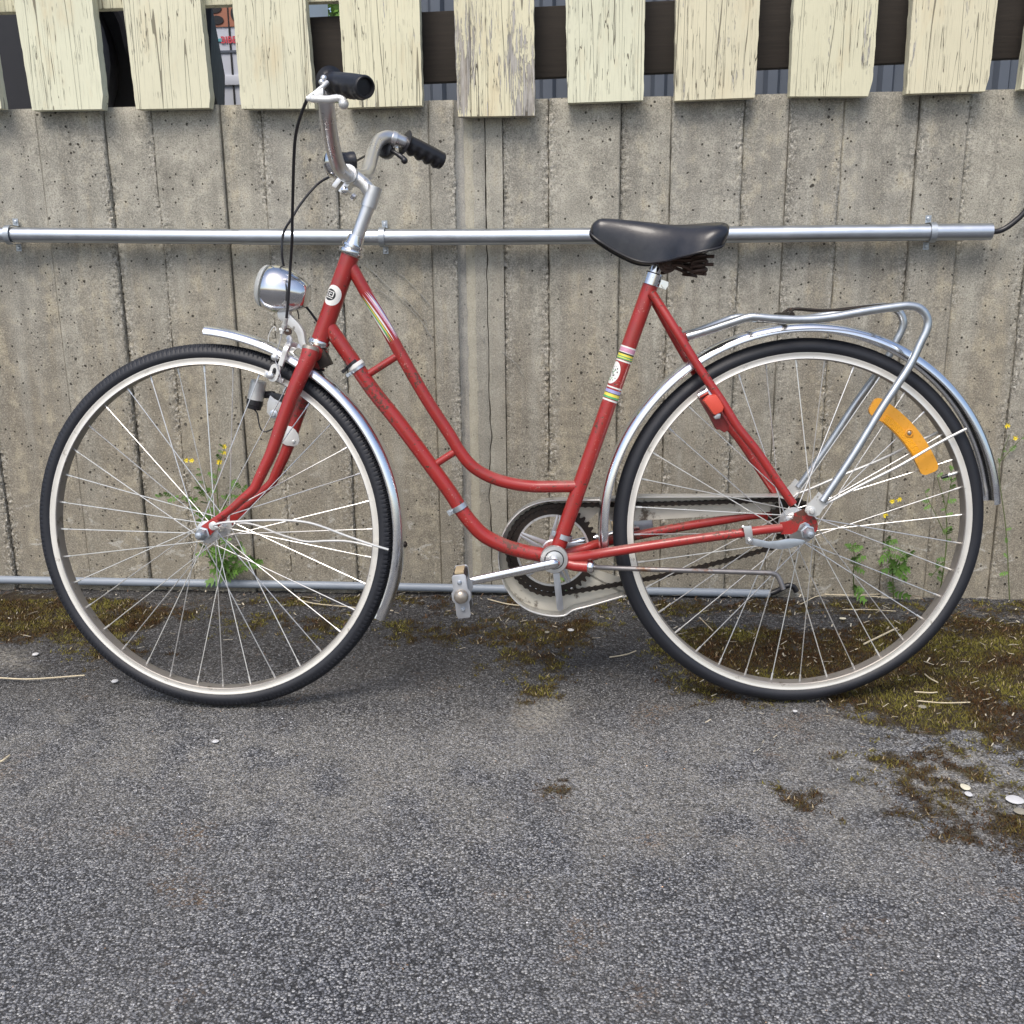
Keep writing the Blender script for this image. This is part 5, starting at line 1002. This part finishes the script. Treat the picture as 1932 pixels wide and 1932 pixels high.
inn = [(cx+(x-cx)*.38, cz+(y-cz)*.55) for x, y in out]; V = [hs(*p, VB-.003) for p in out]+[hs(*p, VB-.003) for p in inn]; V += [p+yv_*.006 for p in V]; n = 24
b.add(V, [(k, (k+1) % n, n+(k+1) % n, n+k) for k in range(n)]+[(2*n+k, 3*n+k, 3*n+(k+1) % n, 2*n+(k+1) % n) for k in range(n)]+[(k, 2*n+k, 2*n+(k+1) % n, (k+1) % n) for k in range(n)]+[(n+k, n+(k+1) % n, 3*n+(k+1) % n, 3*n+k) for k in range(n)]); part(b, 'pad_holder', 'white_alloy', cal)
b = MB(); P = [hs(*p, VB+.004) for p in ((715, 1178), (880, 1262), (865, 1298), (695, 1235))]; b.prism(P, yv_*.012); part(b, 'brake_pad', 'white_alloy', cal, bevel=.001)
b = MB(); b.rev(hs(757, 1225, VB-.004), -yv_, [(0, .0068), (.004, .0065), (.006, .004), (.0062, .0001)], 16); b.rev(hs(798, 1062, VB-.004), -yv_, [(-.004, .006), (.003, .006), (.0045, .004), (.0047, .0001)], 14); b.cyl(hs(770, 1050, VB-.005), hs(830, 1075, VB-.002), .0036, seg=10); part(b, 'brake_bolt', 'alloy', cal)
b = MB(); b.cyl(hs(903, 705, -.05), hs(890, 765, -.045), .0040, seg=12); b.cyl(hs(893, 760, -.045), hs(880, 800, -.042), .0055, seg=6); b.cyl(hs(845, 815, -.042), hs(935, 815, -.040), .0042, seg=10); b.cyl(hs(868, 815, -.042), hs(862, 850, -.042), .0035); part(b, 'cable_adjuster', 'white_alloy', cal)
b = MB(); b.rev(hs(918, 828, -.042), -yv_, [(-.003, .0065), (.003, .0065), (.003, .0035), (0, .003)], 16); part(b, 'adjuster_boot', 'rusty_steel', cal)
cable([hs(864, 840, -.04), hs(850, 900, -.04), hs(825, 990, -.04), hs(800, 1065, -.042), hs(825, 1150, -.042), hs(850, 1230, -.042), hs(858, 1290, -.04)], .0009, 'bare brake wire', 'brushed_grey')
cable([hs(740, 920, -.04), hs(745, 860, -.04), hs(775, 800, -.04), hs(800, 785, -.04), hs(808, 820, -.04)], .0007, 'loose wire end', 'spoke_steel')
b = MB(); b.box(hs(1240, 1075, .0), Vector((.010, 0, .004)), Vector((0, .012, 0)), Vector((-.006, 0, .014))); b.cyl(hs(1190, 1060), hs(1275, 1080), .0045, seg=10); b.tube(spline([hs(1260, 1110), hs(1225, 1150), hs(1215, 1175), hs(1250, 1180)], 4), .0024, 8); part(b, 'brake_mount', 'greasy_steel', cal, 'dark bracket and nut behind the fork crown', bevel=.001)

# --- cranks, chainwheel, chain, guard
def ring(c, r0, r1, v0, v1, mat, name, par, teeth=0, seg=120, label=None):
    b = MB(); V = []
    for v in (v0, v1):
        for rr in (r0, r1):
            for k in range(seg):
                w = 2*math.pi*k/seg; r = rr+(.0035*(1 if (k*teeth*2//seg) % 2 else -1) if (teeth and rr == r1) else 0); V.append(Vector((c.x+r*math.cos(w), v, c.z+r*math.sin(w))))
    n = seg; b.add(V, [(k, (k+1) % n, n+(k+1) % n, n+k) for k in range(n)]+[(2*n+k, 3*n+k, 3*n+(k+1) % n, 2*n+(k+1) % n) for k in range(n)]+[(n+k, n+(k+1) % n, 3*n+(k+1) % n, 3*n+k) for k in range(n)]+[(k, 2*n+k, 2*n+(k+1) % n, (k+1) % n) for k in range(n)]); return part(b, name, mat, par, label)
VC = .043; RC = .0875
cw = ring(bbc, .070, RC-.002, VC-.0012, VC+.0012, 'greasy_steel', 'chainwheel', bike, 44, 176, 'toothed chainwheel with five arms')
ring(bbc, .0665, .0705, VC-.002, VC+.002, 'alloy', 'chainwheel_rim', cw)
for k in range(5):
    a = R(80+72*k); d = Vector((math.cos(a), 0, math.sin(a))); n = Vector((-d.z, 0, d.x)); p0 = Vector((bbc.x, VC-.003, bbc.z))
    b = MB()
    for sg in (-1, 1): b.prism([p0+d*.012+n*sg*.002, p0+d*.012+n*sg*.013, p0+d*.070+n*sg*.0045, p0+d*.070+n*sg*.0005], (0, .005, 0))
    part(b, 'chainwheel_arm', 'brushed_grey', cw, bevel=.0008)
b = MB(); b.rev(Vector((bbc.x, VC, bbc.z)), (0, 1, 0), [(-.006, .016), (-.003, .022), (.003, .022), (.004, .012)], 30); part(b, 'chainwheel_hub', 'brushed_grey', cw)
b = MB(); b.rev(on_v(bbc, -.034), (0, -1, 0), [(-.006, .021), (-.004, .0262), (.001, .0262), (.003, .0250), (.0034, .0182)], 44, close=False); b.rev(on_v(bbc, -.0372), (0, -1, 0), [(0, .0164), (.0022, .0162), (.0030, .0120), (.0032, .0090)], 40); bcup = part(b, 'bearing_cup', 'alloy', bike, 'silver bottom bracket cup facing the camera'); part(MB().rev(on_v(bbc, -.0374), (0, -1, 0), [(0, .0182), (.0004, .0182), (.0004, .0160)], 40), 'dust_seal', 'seam_black', bcup)
b = MB(); b.cyl(on_v(bbc, -.03), on_v(bbc, -.066), .0078, seg=20); b.cyl(on_v(bbc, .03), on_v(bbc, .07), .0078, seg=20); part(b, 'crank_axle', 'chrome', bike)
ce = B(880, 1098.5, -.074); cr0 = on_v(bbc, -.066); da = (ce-cr0).normalized()
def crank(p0, p1, label):
    b = MB(); d = (p1-p0).normalized(); b.tube(spline([p0+Y*.012*(1 if p0.y < 0 else -1)*.6, p0, p0+d*.012, p0+d*.03, lerp(p0, p1, .5), p1-d*.01, p1], 4), [.0085]*4+[.0088]*4+[.0088]*4+[.0085]*4+[.0080]*4+[.0074]*5, 20, flat=(Y, .72)); b.rev(p1-Y*.006, Y, [(0, .0098), (.012, .0098)], 20); return part(b, 'crank', 'chrome', bike, label)
crank(cr0, ce, 'near crank pointing forward')
cf0 = on_v(bbc, .066); cf1 = Vector((bbc.x*2-ce.x, .074, bbc.z*2-ce.z)); crank(cf0, cf1, 'far crank pointing back')
def pedal(c, sgn, label, lean=-6):
    """flat pedal hanging edge-up: plates, axle, rubber blocks"""
    o_ = Vector((0, sgn, 0)); tilt = Matrix.Rotation(R(lean), 3, 'Y'); U = tilt @ Vector((0, 0, 1)); Fx = tilt @ Vector((1, 0, 0)); L = .098
    b = MB(); b.cyl(c, c+o_*(L-.012), .0075, seg=16); root = part(b, 'pedal', 'chrome', bike, label)
    for dist, w in ((.014, .0012), (L-.014, .0015)):
        b = MB(); p = c+o_*dist; pts = [(-.0100, -.040), (.0100, -.040), (.0125, -.034), (.0125, -.012), (.0165, -.006), (.0165, .006), (.0125, .012), (.0125, .034), (.0095, .038), (-.0095, .038), (-.0125, .034), (-.0125, .012), (-.0165, .006), (-.0165, -.006), (-.0125, -.012), (-.0125, -.034)]
        b.prism([p+Fx*x+U*z for x, z in pts], o_*w*2); part(b, 'cage_plate', 'brushed_grey', root, bevel=.0008)
    for s in (-1, 1):
        b = MB(); b.box(c+o_*(L/2)+U*.026*s, Fx*.0115, U*.0095, o_*(L/2-.015)); part(b, 'pedal_rubber', 'black_rubber', root, bevel=.002)
        b = MB(); b.box(c+o_*(L/2)+U*.0375*s, Fx*.008, U*.0022, o_*(L/2-.026)); part(b, 'pedal_reflector', 'pedal_amber', root, bevel=.001)
        b = MB(); b.rev(c+o_*(L-.0115)+U*.024*s, o_, [(0, .0042), (.003, .0038), (.005, .002), (.0051, .0001)], 14); part(b, 'rivet', 'zinc', root)
    b = MB(); b.rev(c+o_*(L-.014), o_, [(0, .0125), (.010, .0125), (.013, .0115), (.0165, .007), (.0175, .0001)], 24); part(b, 'axle_cap', 'cap_worn', root)
pedal(ce+Vector((-.004, -.008, .0)), -1, 'near pedal, seen end on'); pedal(cf1+Vector((0, .008, 0)), 1, 'far pedal behind the rear wheel', 82)
# chain path: round the chainwheel and the rear sprocket
rs = .041; c1, c2 = Vector((bbc.x, bbc.z)), Vector((rc.x, rc.z)); D = (c2-c1).length; base = math.atan2(c2.y-c1.y, c2.x-c1.x); be = math.asin((RC-rs)/D)
path = []
a_top = base+math.pi/2-be; a_bot = base-math.pi/2+be
for k in range(41): a = lerp(a_top, a_bot+2*math.pi, k/40); path.append(c1+Vector((math.cos(a), math.sin(a)))*RC)
sag = [lerp(path[-1], c2+Vector((math.cos(a_bot), math.sin(a_bot)))*rs, k/20)+Vector((0, -.010*math.sin(math.pi*k/20))) for k in range(1, 20)]
path += sag
for k in range(13): a = lerp(a_bot, a_top, k/12); path.append(c2+Vector((math.cos(a), math.sin(a)))*rs)
path += [lerp(path[-1], path[0], k/20)+Vector((0, -.002*math.sin(math.pi*k/20))) for k in range(1, 21)]
seglen = [0]; 
for i in range(len(path)-1): seglen.append(seglen[-1]+(path[i+1]-path[i]).length)
tot = seglen[-1]; nl = int(round(tot/.0127)); pos = []
for k in range(nl):
    s = tot*k/nl; i = max(j for j in range(len(seglen)) if seglen[j] <= s); u = (s-seglen[i])/(seglen[i+1]-seglen[i]); pos.append(path[i].lerp(path[i+1], u))
b = MB()
for k in range(nl):
    p, q2 = pos[k], pos[(k+1) % nl]; d = (q2-p); L = d.length; d = d/L; n = Vector((-d.y, d.x)); w = .0044; hv = .0030 if k % 2 else .0042
    prof = [(-.55, 0), (-.45, .8), (0, 1), (.35, .62), (.65, .62), (1, 1), (1.45, .8), (1.55, 0), (1.45, -.8), (1, -1), (.65, -.62), (.35, -.62), (0, -1), (-.45, -.8)]
    for sg in (-1, 1):
        pts = []
        for uu, ww in prof:
            x = uu*L if 0 <= uu <= 1 else (uu*.0085*.9 if uu < 0 else L+(uu-1)*.0085*.9)
            pp = p+d*x+n*ww*w; pts.append(Vector((pp.x, VC+sg*hv, pp.y)))
        b.prism(pts, (0, .001*sg, 0))
    b.cyl(Vector((p.x, VC-.0048, p.y)), Vector((p.x, VC+.0048, p.y)), .0036, seg=8)
part(b, 'chain', 'greasy_steel', bike, 'greasy dark chain', 30)
ring(Vector((rc.x, 0, rc.z)), .018, rs+.001, VC-.001, VC+.001, 'greasy_steel', 'sprocket', bike, 18, 108)
# chain guard: backing plate with round opening and a rolled outer lip
z5 = lambda x, y, v: B(804.8+x*.2083, 855+y*.2083, v)
z6 = lambda x, y, v: B(1157+x*.2343, 855+y*.2343, v)
VG = .056
outer = [z5(1700, 398, VG), z5(1500, 398, VG), z5(1200, 400, VG), z5(1080, 408, VG), z5(980, 432, VG), z5(880, 478, VG), z5(790, 555, VG), z5(720, 650, VG), z5(672, 760, VG), z5(650, 880, VG), z5(655, 980, VG), z5(675, 1080, VG), z5(715, 1180, VG), z5(775, 1270, VG), z5(850, 1340, VG), z5(940, 1392, VG), z5(1050, 1424, VG), z5(1160, 1438, VG), z5(1250, 1428, VG), z5(1320, 1385, VG), z5(1450, 1350, VG), z5(1620, 1302, VG), z5(1780, 1255, VG), z6(60, 1128, VG), z6(130, 1105, VG), z6(235, 1060, VG)]
osm = spline(outer, 4); cg_ = z5(1135, 920, VG)
b = MB(); V = []; n = len(osm)
inner = []
for p in osm:
    d = Vector((p.x-cg_.x, 0, p.z-cg_.z)); L = d.length; inner.append(cg_+d*(min(.078, L-.012)/L))
for p in osm: V.append(p)
for p in inner: V.append(p)
V += [p+Vector((0, .0012, 0)) for p in V]
b.add(V, [(k, k+1, n+k+1, n+k) for k in range(n-1)]+[(3*n+k, 3*n+k+1, 2*n+k+1, 2*n+k) for k in range(n-1)]+[(n+k, n+k+1, 3*n+k+1, 3*n+k) for k in range(n-1)])
cgd = part(b, 'chain_guard', 'guard_cream', bike, 'cream metal chain guard')
b = MB(); V = []
for p in osm: V += [p+Vector((0, .001, 0)), p+Vector((0, -.030, 0)), p+Vector((0, -.031, -.0015))*1.0]
b.add(V, [(i*3+k, i*3+k+1, (i+1)*3+k+1, (i+1)*3+k) for i in range(n-1) for k in range(2)])
m = b.obj('guard_lip', 'guard_lip', cgd, 50); sm = m.modifiers.new('thickness', 'SOLIDIFY'); sm.thickness = .0018
P = [z5(1560, 398, VG), z6(170, 335, VG), z6(1300, 335, VG), z6(1345, 400, VG), z6(1300, 470, VG), z6(900, 502, VG), z6(170, 545, VG), z5(1560, 600, VG)]
b = MB(); b.prism(P, (0, .0014, 0)); part(b, 'guard_arm', 'guard_cream', cgd)
b = MB(); e = [z5(1560, 398, VG), z6(170, 333, VG), z6(1300, 330, VG), z6(1420, 372, VG)]; V = []
for p in e: V += [p+Vector((0, .002, .001)), p+Vector((0, -.030, .001)), p+Vector((0, -.030, -.001)), p+Vector((0, .002, -.001))]
b.add(V, [(i*4+k, i*4+(k+1) % 4, (i+1)*4+(k+1) % 4, (i+1)*4+k) for i in range(3) for k in range(4)]+[(0, 1, 2, 3), (15, 14, 13, 12)]); part(b, 'guard_lip', 'guard_lip', cgd)
b = MB(); b.prism([z5(1145, 1090, .028), z5(1205, 1085, .028), z5(1242, 1410, .028), z5(1222, 1432, .028), z5(1195, 1432, .028), z5(1180, 1410, .028)], (0, .002, 0)); part(b, 'guard_bracket', 'brushed_grey', cgd, bevel=.0006)

# --- kick stand, brake arm, frame lock
b = MB(); b.tube([B(1066, 1062, -.022), B(1085, 1067, -.028), B(1112, 1069, -.034)], [.0105, .0108, .0108], 20); ks = part(b, 'kick_stand', 'red_enamel', bike, 'folded kickstand')
b = MB(); d_ = (B(1120, 1069.5, -.036)-B(1100, 1068, -.032)).normalized(); b.rev(B(1112, 1069, -.034), d_, [(-.003, .0108), (0, .0122), (.006, .0120), (.009, .0095), (.010, .006)], 24); part(b, 'stand_collar', 'chrome', ks)
b = MB(); b.tube(spline([B(1118, 1069.5, -.036), B(1157, 1071.7, -.060), B(1250, 1075, -.084), B(1344, 1077.6, -.088), B(1440, 1080.5, -.090), B(1458, 1082, -.090), B(1467, 1087, -.090), B(1473, 1098, -.092), B(1478, 1112, -.094)], 5), .0046, 12); part(b, 'stand_leg', 'stand_steel', ks)
b = MB(); P = [z6(*p, -.074) for p in ((1090, 680), (1150, 690), (1250, 712), (1330, 705), (1400, 690), (1470, 690), (1540, 700), (1545, 725), (1500, 740), (1430, 765), (1350, 775), (1250, 765), (1150, 748), (1100, 735))]; b.prism(P, (0, .003, 0)); ba = part(b, 'brake_arm', 'zinc', bike, 'flat grey coaster brake arm under the chain stay', bevel=.0006)
b = MB(); P = [z6(*p, -.078) for p in ((1046, 590), (1112, 584), (1122, 640), (1126, 728), (1100, 738), (1070, 730), (1058, 650))]; b.prism(P, (0, .0025, 0)); b.cyl(z6(1046, 592, -.078), z6(1046, 592, -.05), .0025); b.rev(z6(1100, 705, -.079), (0, -1, 0), [(0, .0045), (.003, .0045), (.0045, .003), (.0046, .0001)], 12); part(b, 'arm_clip', 'alloy', ba, bevel=.0005)
z4 = lambda x, y, v: B(1282.7+x*.1172, 679+y*.1172, v)
b = MB(); b.prism([z4(*p, -.046) for p in ((300, 600), (440, 545), (560, 700), (790, 1040), (800, 1120), (720, 1175), (640, 1120), (600, 1130), (480, 900))], (0, .020, 0)); lk = part(b, 'frame_lock', 'lock_dark_red', bike, 'red frame lock on the seat stay', bevel=.002)
b = MB(); b.prism([z4(*p, -.072) for p in ((385, 665), (470, 580), (590, 560), (660, 660), (715, 770), (690, 830), (575, 895), (545, 880), (490, 800))], (0, .022, 0)); part(b, 'lock_body', 'lock_red', lk, bevel=.003)
b = MB(); b.prism([z4(*p, -.060) for p in ((600, 860), (660, 870), (650, 940), (575, 960), (550, 920))], (0, .012, 0)); part(b, 'lock_key', 'alloy', lk, bevel=.001)
b = MB(); b.cyl(z4(300, 580, -.05), z4(440, 500, -.05), .0055, seg=14); b.cyl(z4(330, 530, -.045), z4(430, 480, -.045), .0045, seg=12); b.tube([z4(430, 470, -.05), z4(510, 580, -.055)], .0025, 8); b.tube([z4(710, 840, -.050), z4(860, 1060, -.056), z4(1040, 1300, -.06)], .0018, 8); part(b, 'lock_shackle', 'chrome', lk)

# ------------------------------------------------------------------ weeds growing at the foot of the wall
def weed(name, base_px, tips, label, hgt_leaf, n_leaf, flowers, seed, cat='weed', group=None, y=-.02, dens=1.0):
    q = random.Random(seed); bp = W(*base_px, y); bp.z = max(bp.z, 0.0)
    root = empty(name, WALL @ Matrix.Translation((bp.x, y, 0))); tag(root, label, cat, group); O = Vector((bp.x, y, 0)); sm = MB(); lf = []; cols = []
    def leafblade(p, d, L, wd):
        """lobed leaf: a rib with paired pointed lobes, lying along d"""
        d = d.normalized(); side = d.cross(Vector((q.uniform(-.4, .4), -1, q.uniform(-.3, .6)))).normalized(); nl = 4; g = q.uniform(.7, 1.35)
        cc_ = (.115*g, .225*g, .045*g)
        for k in range(nl):
            u = (k+.6)/nl; a = p+d*L*u; w_ = wd*(1-.45*abs(u-.45)*2); dr = Vector((0, -.0015*q.random(), -L*.12*u))
            for s in (-1, 1):
                t0 = a+side*s*w_+d*L*.14+dr; lf.append([a-d*L*.09, a+side*s*w_*.55+d*L*-.03+dr*.5, t0, a+d*L*.10]); cols.append(cc_)
        lf.append([p+d*L*.75-side*wd*.4, p+d*L*1.12, p+d*L*.75+side*wd*.4, p+d*L*.6]); cols.append(cc_)
    for (pts, r) in tips:
        P = [Vector(W(px, py, y+dy))-O for px, py, dy in pts]; P = spline(P, 5); n = len(P); sm.tube(P, [lerp(r, r*.45, i/n) for i in range(n)], 6)
        for i in range(1, n):
            for _ in range(int(n_leaf) if q.random() < dens else 0):
                u = i/n; sc_ = 1.25*hgt_leaf*(1.15-.65*u)*q.uniform(.6, 1.2); d = Vector((q.uniform(-1, 1), q.uniform(-.7, .15), q.uniform(-.25, .75))); leafblade(P[i], d, sc_, sc_*.36)
    part(sm, 'stem', 'stem_green', root)
    V = np.array([[list(v) for v in l] for l in lf]).reshape(-1, 3); o = np_mesh('foliage', V, np.arange(len(V)).reshape(-1, 4), 'leaf_green', np.repeat(np.array(cols), 4, 0)); o.parent = root
    for (px, py) in flowers:
        c = Vector(W(px, py, y-.006))-O; b = MB()
        for k in range(8):
            a = 2*math.pi*k/8+q.random(); d = Vector((math.cos(a), -.4, math.sin(a))); s_ = Vector((-math.sin(a), 0, math.cos(a)))*.0016; b.add([c, c+d*.004+s_, c+d*.0075, c+d*.004-s_], [(0, 1, 2, 3)])
        b.ball(c, .0024, 8); part(b, 'flower', 'petal_yellow', root)
z4p = lambda x, y: (301.8+x*.1823, 805+y*.1823)
weed('flowering_weed', (424, 1092), [
    ([(424, 1092, 0), (416, 1050, -.02), (412, 1010, -.025), (400, 965, -.025), (383, 930, -.02), (368, 905, -.02)], .0020),
    ([(412, 1010, -.025), (404, 965, -.03), (396, 935, -.03), (384, 905, -.03), (378, 882, -.03)], .0017),
    ([(414, 1020, -.025), (412, 960, -.02), (409, 920, -.02), (410, 890, -.02), (418, 862, -.02), (424, 845, -.02)], .0018),
    ([(412, 980, -.02), (425, 950, -.03), (434, 930, -.03), (436, 918, -.03)], .0013),
    ([(408, 990, -.025), (385, 970, -.03), (350, 945, -.03), (318, 935, -.03), (300, 938, -.03)], .0014),
    ([(440, 985, -.02), (460, 945, -.02), (448, 905, -.02)], .0011)],
    'tall green weed with small yellow flowers behind the front wheel', .022, 1, [(423, 854), (415, 871), (424, 842), (362, 868), (352, 868), (413, 872)], 3, dens=.62)
weed('green_weed', (424, 1094), [([(424, 1094, 0), (425, 1070, -.03), (420, 1045, -.04), (428, 1020, -.04)], .002), ([(424, 1094, 0), (445, 1060, -.03), (456, 1030, -.04)], .002), ([(424, 1094, 0), (400, 1060, -.03), (385, 1030, -.03)], .002), ([(430, 1090, 0), (468, 1065, -.02), (480, 1060, -.02)], .0016)],
    'bushy green leaves above the grey conduit under the front hub', .030, 2, [], 8, dens=.75)
weed('green_weed', (1612, 1122), [([(1612, 1122, 0), (1610, 1085, -.02), (1612, 1050, -.03), (1607, 1028, -.03)], .0016)], 'small leafy weed just right of the rear hub, shorter one', .030, 2, [], 12, dens=.62)
weed('green_weed', (1686, 1128), [([(1686, 1128, 0), (1684, 1085, -.02), (1678, 1040, -.03), (1672, 1020, -.03)], .0018), ([(1684, 1085, -.02), (1705, 1060, -.03), (1712, 1048, -.03)], .0013)], 'upright leafy weed in the middle of the rear wheel', .030, 2, [(1670, 972), (1683, 945), (1696, 942)], 13, dens=.66)
weed('green_weed', (1772, 1125), [([(1772, 1125, 0), (1780, 1075, -.02), (1786, 1020, -.02), (1784, 960, -.02), (1768, 900, -.02)], .0019), ([(1784, 1010, -.02), (1760, 960, -.02), (1745, 930, -.02)], .0012), ([(1780, 1060, -.02), (1755, 1090, -.02)], .0012), ([(1785, 960, -.02), (1796, 900, -.02), (1790, 880, -.02)], .0012)], 'thin tall weed seen through the right edge of the rear wheel', .020, 1, [(1806, 856)], 14, dens=.6)
weed('flowering_weed', (1905, 1135), [([(1905, 1135, .0), (1898, 1000, -.0), (1885, 900, -.0), (1890, 860, -.0), (1905, 820, -.0)], .0013), ([(1888, 870, 0), (1915, 840, 0), (1935, 820, 0)], .0010)], 'sparse yellow-flowered weed at the right edge beyond the rear mudguard', .014, 1, [(1900, 803), (1915, 826)], 15, dens=.32)
weed('green_weed', (1062, 1118), [([(1062, 1122, 0), (1062, 1105, -.01), (1064, 1092, -.02)], .0014)], 'little green tuft seen through the chainwheel', .016, 2, [], 16)

# ------------------------------------------------------------------ litter on the ground
def g3(px, py, z=.004): p = G(px, py, z); return Vector((p.x, p.y, z))
STR = [((0, 1279), (60, 1281), (160, 1274), .0016, 'long pale straw lying at the left edge below the moss'), ((562, 1131), (605, 1140), (742//1, 1152), .0013, None),
       ((920, 1130), (955, 1139), (996, 1144), .0015, 'straight straw in front of the chain guard'), ((1510, 1140), (1560, 1122), (1690, 1128), .0012, 'curved straw by the wall behind the kickstand'),
       ((1545, 1119), (1600, 1123), (1760, 1116), .0012, None), ((1150, 1240), (1180, 1235), (1200, 1228), .0013, None), ((1630, 1215), (1655, 1203), (1692, 1185), .0022, 'pale straw inside the lower part of the rear wheel'),
       ((1730, 1190), (1757, 1185), (1780, 1178), .0018, None), ((1725, 1305), (1755, 1307), (1768, 1306), .0014, None), ((1730, 1322), (1780, 1326), (1830, 1325), .0012, None), ((1320, 1165), (1335, 1180), (1345, 1190), .0012, None),
       ((0, 1437), (8, 1433), (18, 1425), .0018, None), ((2, 1101), (60, 1103), (150, 1106), .0028, 'thick pale stalk under the conduit at the far left'), ((1590, 1150), (1640, 1150), (1690, 1153), .0010, None), ((1495, 1290), (1525, 1292), (1560, 1296), .001, None), ((1745, 1272), (1755, 1280), (1770, 1288), .0014, None)]
SLAB = {1: 'faint straw in front of the conduit between front wheel and pedal', 4: 'long straw along the foot of the wall inside the rear wheel', 5: 'short straw on the dark asphalt left of the rear tyre',
        7: 'straw beside the right edge of the rear rim', 8: 'short straw in the moss right of the rear tyre foot', 9: 'long flat straw in the right moss', 10: 'short slanting straw inside the left part of the rear wheel',
        11: 'straw stub cut by the left edge of the photo', 13: 'fine level straw inside the rear wheel near the hub', 14: 'fine straw behind the lowest part of the rear rim', 15: 'slanting straw on the moss just right of the rear tyre'}
for i, (a, m_, d, r, lab) in enumerate(STR):
    b = MB(); b.tube(spline([g3(*a), g3(*m_, z=.006), g3(*d)], 6), r, 6); o = b.obj('dry_straw', 'dry_straw', None, 40)
    tag(o, lab or SLAB[i], 'straw', 'dry straws on the ground')
STN = [((1915, 1511), .0140, .0105, .004, 'pale_stone', 'flat white disc-like stone at the right edge'), ((1926, 1533), .011, .008, .003, 'concrete_plain', 'grey stone just below the white disc'), ((1821, 1487), .0075, .008, .004, 'flake_cream', 'cream paint flake left of the white disc'), ((1827, 1500), .006, .006, .004, 'pale_stone', 'small pale stone under the cream flake'),
       ((217, 1287), .007, .006, .006, 'pale_stone', 'white pebble left of the front tyre foot'), ((67, 1236), .007, .006, .005, 'pale_stone', 'white pebble beside the left moss patch'), ((1077, 1190), .008, .006, .004, 'pale_stone', 'pale flat pebble below the chain guard'),
       ((1032, 1194), .006, .005, .004, 'concrete_plain', 'small grey pebble below the chain guard'), ((1500, 1343), .0045, .004, .003, 'pale_stone', 'tiny pebble below the rear tyre'), ((407, 1400), .006, .005, .003, 'pale_stone', 'small pebble on the bare asphalt below the front wheel'), ((1500, 1345), .0, .0, .0, None, None),
       ((1590, 1103+65), .008, .005, .003, 'flake_cream', 'cream flake inside the rear wheel near the wall'), ((1740, 1335), .008, .006, .004, 'concrete_plain', 'grey lichen-covered stone in the right moss')]
for i, ((px, py), rx_, ry_, h_, m_, lab) in enumerate(STN):
    if not m_: continue
    p = g3(px, py, 0); n = 14; b = MB(); V = []
    for z, k in ((0, .92), (h_*.35, 1.0), (h_*.55, .80)):
        for j in range(n):
            a = 2*math.pi*j/n; w_ = 1+.10*mnoise.noise(Vector((math.cos(a)*1.3, math.sin(a)*1.3, i*4.4))); V.append((p.x+rx_*k*w_*math.cos(a), p.y+ry_*1.25*k*w_*math.sin(a), z+.001))
    b.add(V, [(l*n+k, l*n+(k+1) % n, (l+1)*n+(k+1) % n, (l+1)*n+k) for l in range(2) for k in range(n)]+[tuple(range(n))[::-1], tuple(2*n+k for k in range(n))]); o = b.obj('pebble' if 'flake' not in m_ else 'paint_flake', m_, None, 50); tag(o, lab, 'pebble' if 'flake' not in m_ else 'paint flake')
# fallen flakes, twigs and grit too small and many to count
q = np.random.RandomState(9); n = 900; x = q.uniform(-1.4, 1.5, n); wdd = np.abs(q.normal(0, .16, n))+.01; y = WALLY-x*math.tan(WA)-wdd
xr = q.uniform(.35, 1.5, 500); x = np.concatenate([x, xr]); y = np.concatenate([y, q.uniform(-.25, .5, 500)-.12*0]); n = len(x)
kp = wall_dist(x, y) > .008; x, y = x[kp], y[kp]; n = len(x)
L = q.uniform(.002, .010, n)*(q.rand(n)**1.4+.35); wd_ = q.uniform(.0004, .0016, n); a = q.normal(0, .9, n); z = q.uniform(.003, .009, n)
dx, dy = np.cos(a), np.sin(a); tz = q.normal(0, .0015, n)
V = np.stack([np.stack([x-dx*L-dy*wd_, y-dy*L+dx*wd_, z-tz], -1), np.stack([x-dx*L+dy*wd_, y-dy*L-dx*wd_, z-tz], -1), np.stack([x+dx*L+dy*wd_, y+dy*L-dx*wd_, z+tz+.001], -1), np.stack([x+dx*L-dy*wd_, y+dy*L+dx*wd_, z+tz+.001], -1)], 1).reshape(-1, 3)
g = q.uniform(.25, 1.0, n)[:, None]; col = np.array([.62, .56, .44])*g; tw = q.rand(n) < .35; col[tw] = np.array([.16, .10, .06])
o = np_mesh('litter', V, np.arange(4*n).reshape(-1, 4), 'moss_blades', np.repeat(col, 4, 0)); tag(o, 'bits of straw, bark and flaked paint scattered on the moss', kind='stuff')
